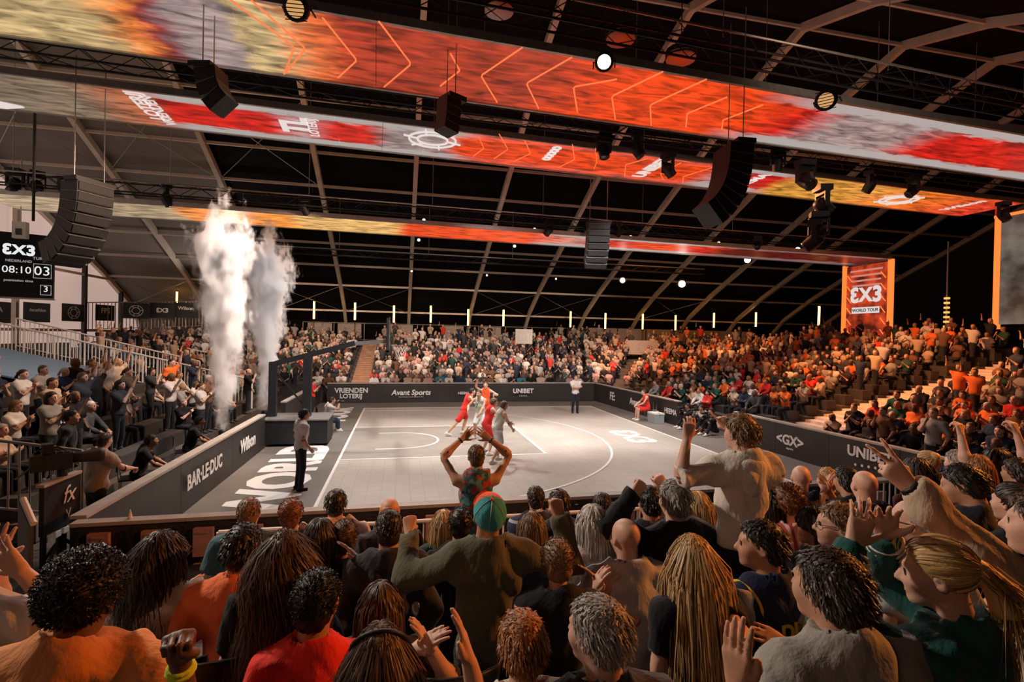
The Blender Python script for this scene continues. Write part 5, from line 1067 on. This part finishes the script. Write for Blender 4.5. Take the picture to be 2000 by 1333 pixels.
# seats and small things between the foreground people
SEATM = mat('seat_plastic', (.02, .02, .022), .35)
def seat(px, py, d, label):
    p = at(px, py, d); t = thing('stadium_seat', label, 'seat', (p[0], p[1], nfloor(p[1]))); h = p[2]-nfloor(p[1]); f = []; v = []
    for i, zz in enumerate((h-.42, h-.2, h)):
        for a in np.linspace(-1.1, 1.1, 9): v.append((.24*math.sin(a), -.12+.14*(1-math.cos(a))*1.6-.05*i, zz-(.03*abs(a)**2 if i == 2 else 0)))
    for i in range(2):
        for j in range(8): f.append((9*i+j, 9*i+j+1, 9*i+10+j, 9*i+9+j))
    MB().add(v+[q+V(0, -.02, 0) for q in map(lambda q: V(*q), v)], f+[tuple(k+27 for k in reversed(q)) for q in f]+[(18+j, 19+j, 46+j, 45+j) for j in range(8)]).build('backrest', SEATM, t, True)
    MB().box((-.21, -.08, h-.45), (.21, .32, h-.41)).build('seat_pan', SEATM, t); MB().beam((0, .05, 0), (0, .05, h-.44), .06, .3, (1, 0, 0)).build('bracket', BLACK, t)
for px, py, d, lb in ((1222, 1300, 1.95, 'black plastic seat right of the grey-haired man'), (880, 1262, 2.35, 'black plastic seat below the olive jacket'), (428, 1236, 2.3, 'black plastic seat behind the salmon orange shirt'), (318, 1246, 2.25, 'black plastic seat behind the cream blouse')): seat(px, py, d, lb)
pc = on_z(277, 998, 1.0); cone_ = thing('paper_cone', 'tiny white paper cone standing on the near board', 'paper', (pc[0], -1.955, 1.003)); MB().lathe([(.03, 0), (.006, .11)], 8).build('cone', WHITEP, cone_)
# ---------------------------------------------------------------- people on and beside the court
def stand_person(label, pos, yaw, top, hr, skin=FAIR, fem=0, s=1., hz=None, lean=.05, arms=None, sleeves='short', legs='trousers', feet=None, sit=False, tank=False, hyaw=0., trous=('dark_trousers', (.016, .016, .02)), lod=1, extra=None, shoes=WHITEP, group=None, off=.012):
    yaw = math.radians(yaw); A = {}
    fg = figure(s, hz if hz else .93*s, fem, arms, sleeves, lod, rot('z', math.radians(hyaw)), lean, 1., sit, legs, None, off, False, tank, feet)
    root = thing('person', label, 'person', tuple(pos), yaw, group); tm = clothm(*trous)
    put_parts(root, fg, {'body': [skinm(skin), EYEM, LIPM], 'shirt': clothm(*top), 'trousers': tm, 'shorts': tm, 'shoes': shoes})
    HC, HRm, hs = fg['_head']
    if hr: hv = hair(hr[0], HC, HRm, hs, lod, int(abs(pos[0])*91+abs(pos[1])*37), .25); obj('hair', raw_mesh('hair', hv[0], hv[1], hairm(hr[1].replace(' ', '_'), HAIRC[hr[1]]), True), root)
    if extra: extra(root, HC, HRm, hs, fg, s)
    return root
RJ, WJ = ('jersey_red', (.72, .035, .025)), ('jersey_white', (.60, .62, .55)); RS, WS = ('shorts_red', (.62, .03, .025)), ('shorts_white', (.72, .70, .72))
def num(t, m=PRINT, back=True):
    def f(root, HC, HR, hs, fg, s): lettering(t, HC+V(0, -.19 if back else .16, -.38)*s, (1, 0, 0) if back else (-1, 0, 0), (0, 0, 1), .22, m, root, .02)
    return f
JK = dict(sleeves='none', tank=True, legs='bare')
stand_person('player in red lunging right with one leg stretched back', (3.75, 8.2, 0), -80, RJ, ('crop', 'dark brown'), hz=.86, lean=.38, trous=RS, feet={'L': ((-.12, .12, .52), (-.14, -.02, .10), (0, 1, 0)), 'R': ((.12, -.30, .46), (.14, -.62, .12), (0, 1, -.2))}, arms={'R': ((.25, .5, 1.05), (1, -.5, -.3), 'relax', (-1, 0, 0)), 'L': ((-.2, .55, 1.2), (-1, -.3, -.5), 'open', (1, 0, 0))}, **JK)
stand_person('player in orange-red with arms up at the back of the cluster', (4.7, 9.4, 0), 165, ('jersey_orange', (.82, .10, .03)), ('crop', 'brown'), lean=.12, trous=RS, arms={'R': ((.3, .4, 1.75), (1, 0, -.3), 'open', (0, 1, 0)), 'L': ((-.35, .35, 1.3), (-1, 0, -.5), 'open', (0, 1, 0))}, **JK)
stand_person('player in white with green trim bending in the middle of the cluster', (4.2, 7.3, 0), 150, WJ, ('crop', 'brown'), hz=.88, lean=.28, trous=WS, feet={'L': ((-.16, .16, .5), (-.20, .0, .09), (-.2, 1, 0)), 'R': ((.14, .14, .5), (.22, -.06, .09), (.3, 1, 0))}, arms={'R': ((.28, .45, 1.0), (1, -.2, -.5), 'open', (-1, 0, 0)), 'L': ((-.15, .5, .95), (-1, -.2, -.5), 'open', (1, 0, 0))}, extra=num('7', clothm('trim_green', (.03, .25, .12)), False), **JK)
stand_person('player in red guarding from behind, nearest the camera but one', (4.05, 5.3, 0), -75, RJ, ('short', 'light brown'), hz=.84, lean=.3, trous=RS, feet={'L': ((-.16, .16, .48), (-.22, .02, .09), (-.1, 1, 0)), 'R': ((.18, .12, .48), (.28, -.04, .09), (.3, 1, 0))}, arms={'R': ((.35, .5, 1.0), (1, -.2, -.5), 'open', (0, 1, 0)), 'L': ((-.2, .5, 1.0), (-1, -.2, -.5), 'open', (1, 0, 0))}, **JK)
stand_person('player in white jersey and white shorts nearest the camera', (4.2, 4.35, 0), -72, WJ, ('short', 'light brown'), hz=.86, lean=.25, trous=WS, feet={'L': ((-.14, .14, .5), (-.12, .08, .09), (0, 1, 0)), 'R': ((.16, .02, .48), (.22, -.28, .09), (.1, 1, 0))}, arms={'R': ((.3, .3, .92), (1, -.4, -.3), 'relax', (-1, 0, 0)), 'L': ((-.25, .5, 1.0), (-1, -.2, -.5), 'open', (1, 0, 0))}, extra=num('5', clothm('trim_green', (.03, .25, .12))), **JK)
GREYS = ('referee_grey', (.60, .55, .54))
stand_person('referee in a light grey shirt and black trousers on the left baseline', (-.5, 2.45, 0), -62, GREYS, ('short', 'black'), TAN, s=1.0, shoes=BLACK, off=.02, arms={'R': ('down',), 'L': ('down',)})
stand_person('referee in a pale shirt and dark trousers at the far end', (9.4, 12.75, 0), 172, ('referee_pale', (.62, .57, .55)), ('crop', 'light brown'), shoes=BLACK, arms={'L': ('cross',), 'R': ('cross',)})
def chair(p, yaw, label, m=BLACK, group=None):
    t = thing('folding_chair', label, 'chair', tuple(p), math.radians(yaw), group); MB().box((-.21, -.2, .42), (.21, .2, .45)).build('seat', m, t); MB().box((-.21, -.24, .62), (.21, -.21, .85)).build('backrest', m, t)
    for x in (-.19, .19):
        for y in (-.2, .18): MB().tube([(x, y, 0), (x, y*.9, .43)], .012, 6).build('leg', STEEL, t)
        MB().tube([(x, -.2, .43), (x, -.225, .85)], .012, 6).build('back_post', STEEL, t)
stand_person('player in red sitting on the bench before the right board', (11.85, 10.55, 0), 80, RJ, ('crop', 'brown'), hz=.52, sit=True, lean=.2, trous=RS, arms={'L': ('lap',), 'R': ('lap',)}, **JK)
chair((11.95, 10.5, .002), 80, 'low chair under the red player on the bench side')
MB_ = MB; t = thing('cooler_box', 'pale blue-grey cooler box beside the bench player', 'box', (11.75, 9.7, .0)); MB().box((0, 0, 0), (.42, .6, .36)).build('body', mat('cooler', (.35, .40, .44), .5), t); MB().box((-.015, -.015, .36), (.435, .615, .42)).build('lid', WHITEP, t); MB().tube([(.21, -.01, .3), (.21, -.05, .36), (.21, .1, .5), (.21, .5, .5), (.21, .65, .36), (.21, .61, .3)], .012, 6).build('handle', STEEL, t)
def dslr(root, HC, HR, hs, fg, s):
    c = HC+V(0, .22, -.06)*s; b_ = MB().box(c-V(.07, .03, .05), c+V(.07, .03, .05)).build('photo_camera', BLACK, root); MB().lathe([(.04, 0), (.045, .1), (.05, .16)], 12, c+V(0, .03, 0), rot('x', -math.pi/2)).build('lens', DARK, b_, True)
for i, (px, py, top, lb) in enumerate(((1352, 838, BLK, 'photographer in black sitting on the floor by the gap in the right boards'), (1378, 842, ('tee_grey', (.36, .34, .32)), 'photographer in grey sitting on the floor next to the one in black'), (1396, 850, BLK, 'third photographer crouching in black where the nearer board begins'))):
    p = on_z(px, py, 0); stand_person(lb, (p[0], p[1], 0), 85+8*i, top, ('short', 'dark brown'), TAN, hz=.2, sit=True, lean=.25, feet={'L': ((-.14, .32, .42), (-.14, .55, .08)), 'R': ((.14, .32, .42), (.14, .55, .08))}, arms={'L': ('phone',), 'R': ('phone',)}, sleeves='long', extra=dslr)
stand_person('photographer in jeans sitting low beside the basketball stand', (-.95, 9.3, 0), -75, GREYS, ('short', 'dark brown'), TAN, hz=.42, sit=True, lean=.3, trous=('jeans', (.03, .05, .08)), arms={'L': ('phone',), 'R': ('phone',)}, extra=dslr)
chair((-1.0, 9.3, .002), -75, 'low stool under the photographer in jeans')
stand_person('child in a red top and green cap near the far left corner', (-2.0, 13.2, 0), -100, REDC, ('curly', 'dark brown'), FAIR, s=.85, arms={'L': ('clap',), 'R': ('clap',)})
stand_person('television camera operator in a grey patterned t-shirt at the near left corner', (-2.98, -.25, 0), -35, ('tee_taupe', (.33, .26, .22)), ('crop', 'dark brown'), FAIR, s=1.02, lean=.1, hyaw=20, off=.022, arms={'R': ((.12, .45, 1.16), (1, -.3, -.6), 'grip', (0, 0, -1)), 'L': ((-.3, .5, 1.16), (-1, -.3, -.6), 'grip', (0, 0, -1))}, lod=1)
stand_person('man in a dark jacket standing behind the camera operator', tuple(V(*on_x(130, 852, -4.15)[:2], .3)), -70, ('jacket_dark', (.02, .022, .03)), ('short', 'black'), TAN, sleeves='long', hz=.84)
for i, (px, py, X) in enumerate(((268, 850, -3.55), (368, 830, -3.5))):
    q = on_x(px, py, X); z0 = q[2]-1.20
    stand_person(('man in black sitting on a chair behind the left board, elbows on knees', 'man in black sitting farther along behind the left board')[i], (X, q[1], 0), -70, BLK, ('short', 'black'), OLIVE, hz=.5, sit=True, lean=.3, arms={'L': ('lap',), 'R': ('lap',)}); chair((X-.08, q[1], .0), -70, ('steel chair under the nearer seated man behind the left board', 'steel chair under the farther seated man behind the left board')[i])
# ---------------------------------------------------------------- spectators in the stands: a few built figures, copied with their own colours
SKO = mat('skin_by_person', (1, 1, 1), .55, objcol=True); CLO = mat('cloth_by_person', (1, 1, 1), .85, spec=.2, objcol=True, noise=.12, nscale=9); HAO = mat('hair_by_person', (1, 1, 1), .55, objcol=True)
DTR = clothm('dark_trousers', (.016, .016, .02)); SHO = mat('dark_shoes', (.05, .045, .045), .6)
VAR = []
def make_var(**k):
    fg = figure(lod=2, **k); HC, HR, hs = fg['_head']; me = {}
    me['body'] = raw_mesh('body', *fg['body'][:2], [SKO, EYEM, LIPM], True, fg['body'][2]); me['shirt'] = raw_mesh('shirt', *fg['shirt'][:2], CLO, True); me['trousers'] = raw_mesh('trousers', *fg['trousers'][:2], DTR, True); me['shoes'] = raw_mesh('shoes', *fg['shoes'][:2], SHO, True)
    hs_ = ['short', 'crop', 'balding'] if not k.get('fem') else ['long', 'bob', 'ponytail']
    VAR.append((me, [raw_mesh('hair', *hair(h_, HC, HR, hs, 2, i, .22)[:2], HAO, True) for i, h_ in enumerate(hs_)], k.get('sit', False), bool(k.get('fem'))))
cl2 = {'L': ('clap',), 'R': ('clap',)}
for fem in (0, 1):
    sc_ = .94 if fem else 1.0
    make_var(s=sc_, hz=.93*sc_, fem=fem, arms=cl2); make_var(s=sc_, hz=.93*sc_, fem=fem, arms={'L': ('down',), 'R': ('clap', .1)}, sleeves='elbow'); make_var(s=sc_, hz=.93*sc_, fem=fem, arms={'L': ('up', 'fist'), 'R': ('down',)})
    make_var(s=sc_, hz=.47, fem=fem, sit=True, arms={'L': ('lap',), 'R': ('lap',)}, lean=.12, sleeves='long'); make_var(s=sc_, hz=.47, fem=fem, sit=True, arms=cl2, lean=.08); make_var(s=sc_, hz=.47, fem=fem, sit=True, arms={'L': ('cross',), 'R': ('cross',)}, lean=.05, sleeves='long')
SKL = [FAIR, (.66, .40, .30), TAN, FAIR, OLIVE, BROWN, (.68, .44, .34)]
HCL = ['dark brown', 'brown', 'black', 'light brown', 'blonde', 'grey', 'brown', 'auburn', 'white']
TOPS = {'white': (.66, .62, .58), 'black': (.012, .012, .014), 'navy': (.02, .03, .06), 'grey': (.28, .27, .26), 'beige': (.50, .38, .28), 'orange': (.80, .17, .03), 'red': (.62, .04, .03), 'dark green': (.02, .07, .05), 'teal': (.04, .22, .27), 'pink': (.50, .30, .27), 'charcoal': (.05, .05, .055), 'brown': (.16, .08, .045), 'sky blue': (.25, .38, .50)}  # pink and orange also stand in for clothing under warm light
MIDN = 0
def spectator(pos, yaw, sit, tops, where, R_):
    global MIDN
    vs = [v for v in VAR if v[2] == sit]; me, hm, st_, fem = vs[R_.integers(len(vs))]; tn = tops[R_.integers(len(tops))]; hc = HCL[R_.integers(len(HCL))]; hi = R_.integers(len(hm)); sk = SKL[R_.integers(len(SKL))]
    hn = (['short', 'cropped', 'receding'] if not fem else ['long', 'bobbed', 'tied'])[hi]
    pos = V(*pos) if sit else V(*pos)+.3*V(-math.sin(yaw), math.cos(yaw), 0)
    root = thing('person', f"{'seated' if sit else 'standing'} spectator in {tn}, {hn} {hc} hair, {where}", 'person', tuple(pos), yaw+R_.normal()*.15, 'spectators in the stands'); sc = R_.uniform(.95, 1.04); root.scale = (sc, sc, sc)
    jt = R_.uniform(.82, 1.15)
    for k in ('body', 'shirt', 'trousers', 'shoes'):
        o = obj(k, me[k], root); o.color = (*sk, 1) if k == 'body' else (*[min(1, c*jt) for c in TOPS[tn]], 1)
    o = obj('hair', hm[hi], root); o.color = (*HAIRC[hc], 1); MIDN += 1
RR = np.random.default_rng(21); num_ = ['first', 'second', 'third', 'fourth', 'fifth', 'sixth', 'seventh', 'eighth', 'ninth', 'tenth', 'eleventh', 'twelfth', 'thirteenth', 'fourteenth', 'fifteenth', 'sixteenth', 'seventeenth', 'eighteenth', 'nineteenth', 'twentieth', 'twenty-first', 'twenty-second', 'twenty-third', 'twenty-fourth', 'twenty-fifth', 'twenty-sixth', 'twenty-seventh', 'twenty-eighth', 'twenty-ninth', 'thirtieth', '31st', '32nd', '33rd', '34th', '35th', '36th', '37th', '38th', '39th', '40th', '41st', '42nd', '43rd', '44th', '45th', '46th']
LT = ['white', 'white', 'beige', 'beige', 'navy', 'black', 'black', 'charcoal', 'grey', 'navy', 'orange', 'brown', 'sky blue', 'white']
for r in range(5):
    n = 0
    for k in range(18):
        y = .75+.64*k+RR.normal()*.08
        if (r == 4 and y > 4.6) or RR.uniform() < .06 or (r < 2 and y > 4.5 and RR.uniform() < .35) or (r >= 3 and y > 8.2) or (r >= 4 and y > 6.5) or y > 12.3 or (r == 0 and y < 5): continue
        spectator((-4.4-.8*r+RR.normal()*.05, y, .3+RISE*r), -math.pi/2-.12, bool(r < 4 and RR.uniform() < .35) or (y > 8 and RR.uniform() < .5), LT, f'{num_[n]} in left stand row {num_[r]}', RR); n += 1
RT = ['black', 'black', 'black', 'navy', 'navy', 'charcoal', 'white', 'orange', 'grey', 'beige', 'dark green', 'red', 'brown']
for r in range(5):
    n = 0
    for k in range(26):
        y = -1.6+.62*k+RR.normal()*.06
        if 3.7 < y < 6.95 or RR.uniform() < .13 or (r == 0 and 6 < y < 9.5): continue
        spectator((14.1+.8*r, y, .15+RISE*r), math.pi/2+.15, r > 0 or y > 9 or RR.uniform() < .75, RT, f'{num_[n]} in right stand row {num_[r]}', RR); n += 1
FT = ['white', 'white', 'grey', 'beige', 'black', 'navy', 'black', 'pink', 'teal', 'charcoal', 'white', 'brown']
n = 0
for k in range(27):
    x = -2.6+.57*k+RR.normal()*.05
    if -1.35 < x < .05: continue
    spectator((x, 18.65, .1), math.pi, True, FT, f'{num_[n]} in far stand front row', RR); n += 1
# the rest of the crowd: too many to list, one object
LOW = []
for fem in (0, 1):
    for k in (dict(hz=.47, sit=True, arms={'L': ('lap',), 'R': ('lap',)}), dict(hz=.47, sit=True, arms=cl2), dict(hz=.93, arms=cl2), dict(hz=.93, arms={'L': ('down',), 'R': ('up', 'fist')})):
        fg = figure(s=.98, fem=fem, lod=3, **k); HC, HR, hs = fg['_head']; h_ = hair('long' if fem else 'short', HC, HR, hs, 3, 1, .2); LOW.append((k.get('sit', False), [fg['body'][:2], fg['shirt'][:2], fg['trousers'][:2], h_[:2]]))
cv_, cf_, cc_ = [], [], []; cn = 0
def far_person(pos, yaw, sit, tops):
    global cn
    ls = [l for l in LOW if l[0] == sit]; _, ps = ls[RR.integers(len(ls))]; R = rot('z', yaw+RR.normal()*.2)*RR.uniform(.94, 1.05); sk = SKL[RR.integers(len(SKL))]; tn = TOPS[tops[RR.integers(len(tops))]]; hc = HAIRC[HCL[RR.integers(len(HCL))]]
    for (v, f), c in zip(ps, (sk, tn, (.03, .03, .04), hc)):
        cv_.append((v@R.T+V(*pos)).astype(np.float32)); cf_.append(f+cn); cn += len(v); cc_.append(np.tile(np.array((*c, 1), np.float32), (len(v), 1)))
FT2 = ['white', 'white', 'grey', 'grey', 'beige', 'beige', 'black', 'black', 'black', 'navy', 'navy', 'pink', 'red', 'charcoal', 'charcoal', 'brown', 'dark green', 'white']
for r in range(1, 14):
    for k in range(int(29/.5)):
        x = -15.6+.5*k+RR.normal()*.06+.22*(r % 2)
        if -1.4 < x < .1 or x > 13.3 or RR.uniform() < .06 or (x < -9 and RR.uniform() < .35): continue
        far_person((x, 18.65+.8*r+RR.normal()*.05, .1+RISE*r), math.pi, RR.uniform() < .8, FT2)
for r in range(1, 15):
    rad = .6+.8*r; m_ = int(rad*math.pi/2/.52)
    for k in range(m_):
        a = (k+.5)/m_*math.pi/2+RR.normal()*.02
        if abs(a-.95) < .05+.25/rad or RR.uniform() < .08: continue
        far_person((13.5+rad*math.cos(a), 17.8+rad*math.sin(a), .12+RISE*r), math.pi/2+a, RR.uniform() < .8, FT2 if a > .8 else FT2+['orange', 'orange'])
for r in range(5, 16):
    for k in range(int(25/.52)):
        y = -7.5+.52*k+RR.normal()*.06
        if 3.8 < y < 6.95 or RR.uniform() < .1: continue
        far_person((14.1+.8*r, y, .15+RISE*r), math.pi/2+.1, RR.uniform() < .75, RT+['orange', 'beige', 'white', 'grey'])
for r in range(1, 9):                       # second block of the left stand, beyond the railings
    for k in range(9):
        if RR.uniform() < .2: continue
        far_person((-4.4-.8*r, 13.3+.5*k, .3+RISE*r), -math.pi/2-.2, RR.uniform() < .7, LT)
me = raw_mesh('crowd', np.concatenate(cv_), np.concatenate(cf_), mat('crowd_colours', (1, 1, 1), .8), True)
ca = me.color_attributes.new('Col', 'FLOAT_COLOR', 'POINT'); ca.data.foreach_set('color', np.concatenate(cc_).ravel())
N, L = nodes(MATS['crowd_colours']); at_n = N.new('ShaderNodeAttribute'); at_n.attribute_name = 'Col'; L.new(at_n.outputs['Color'], N['Principled BSDF'].inputs['Base Color'])
tag(obj('crowd', me), 'dense crowd filling the back rows of the far, corner and right stands', 'crowd', kind='stuff')
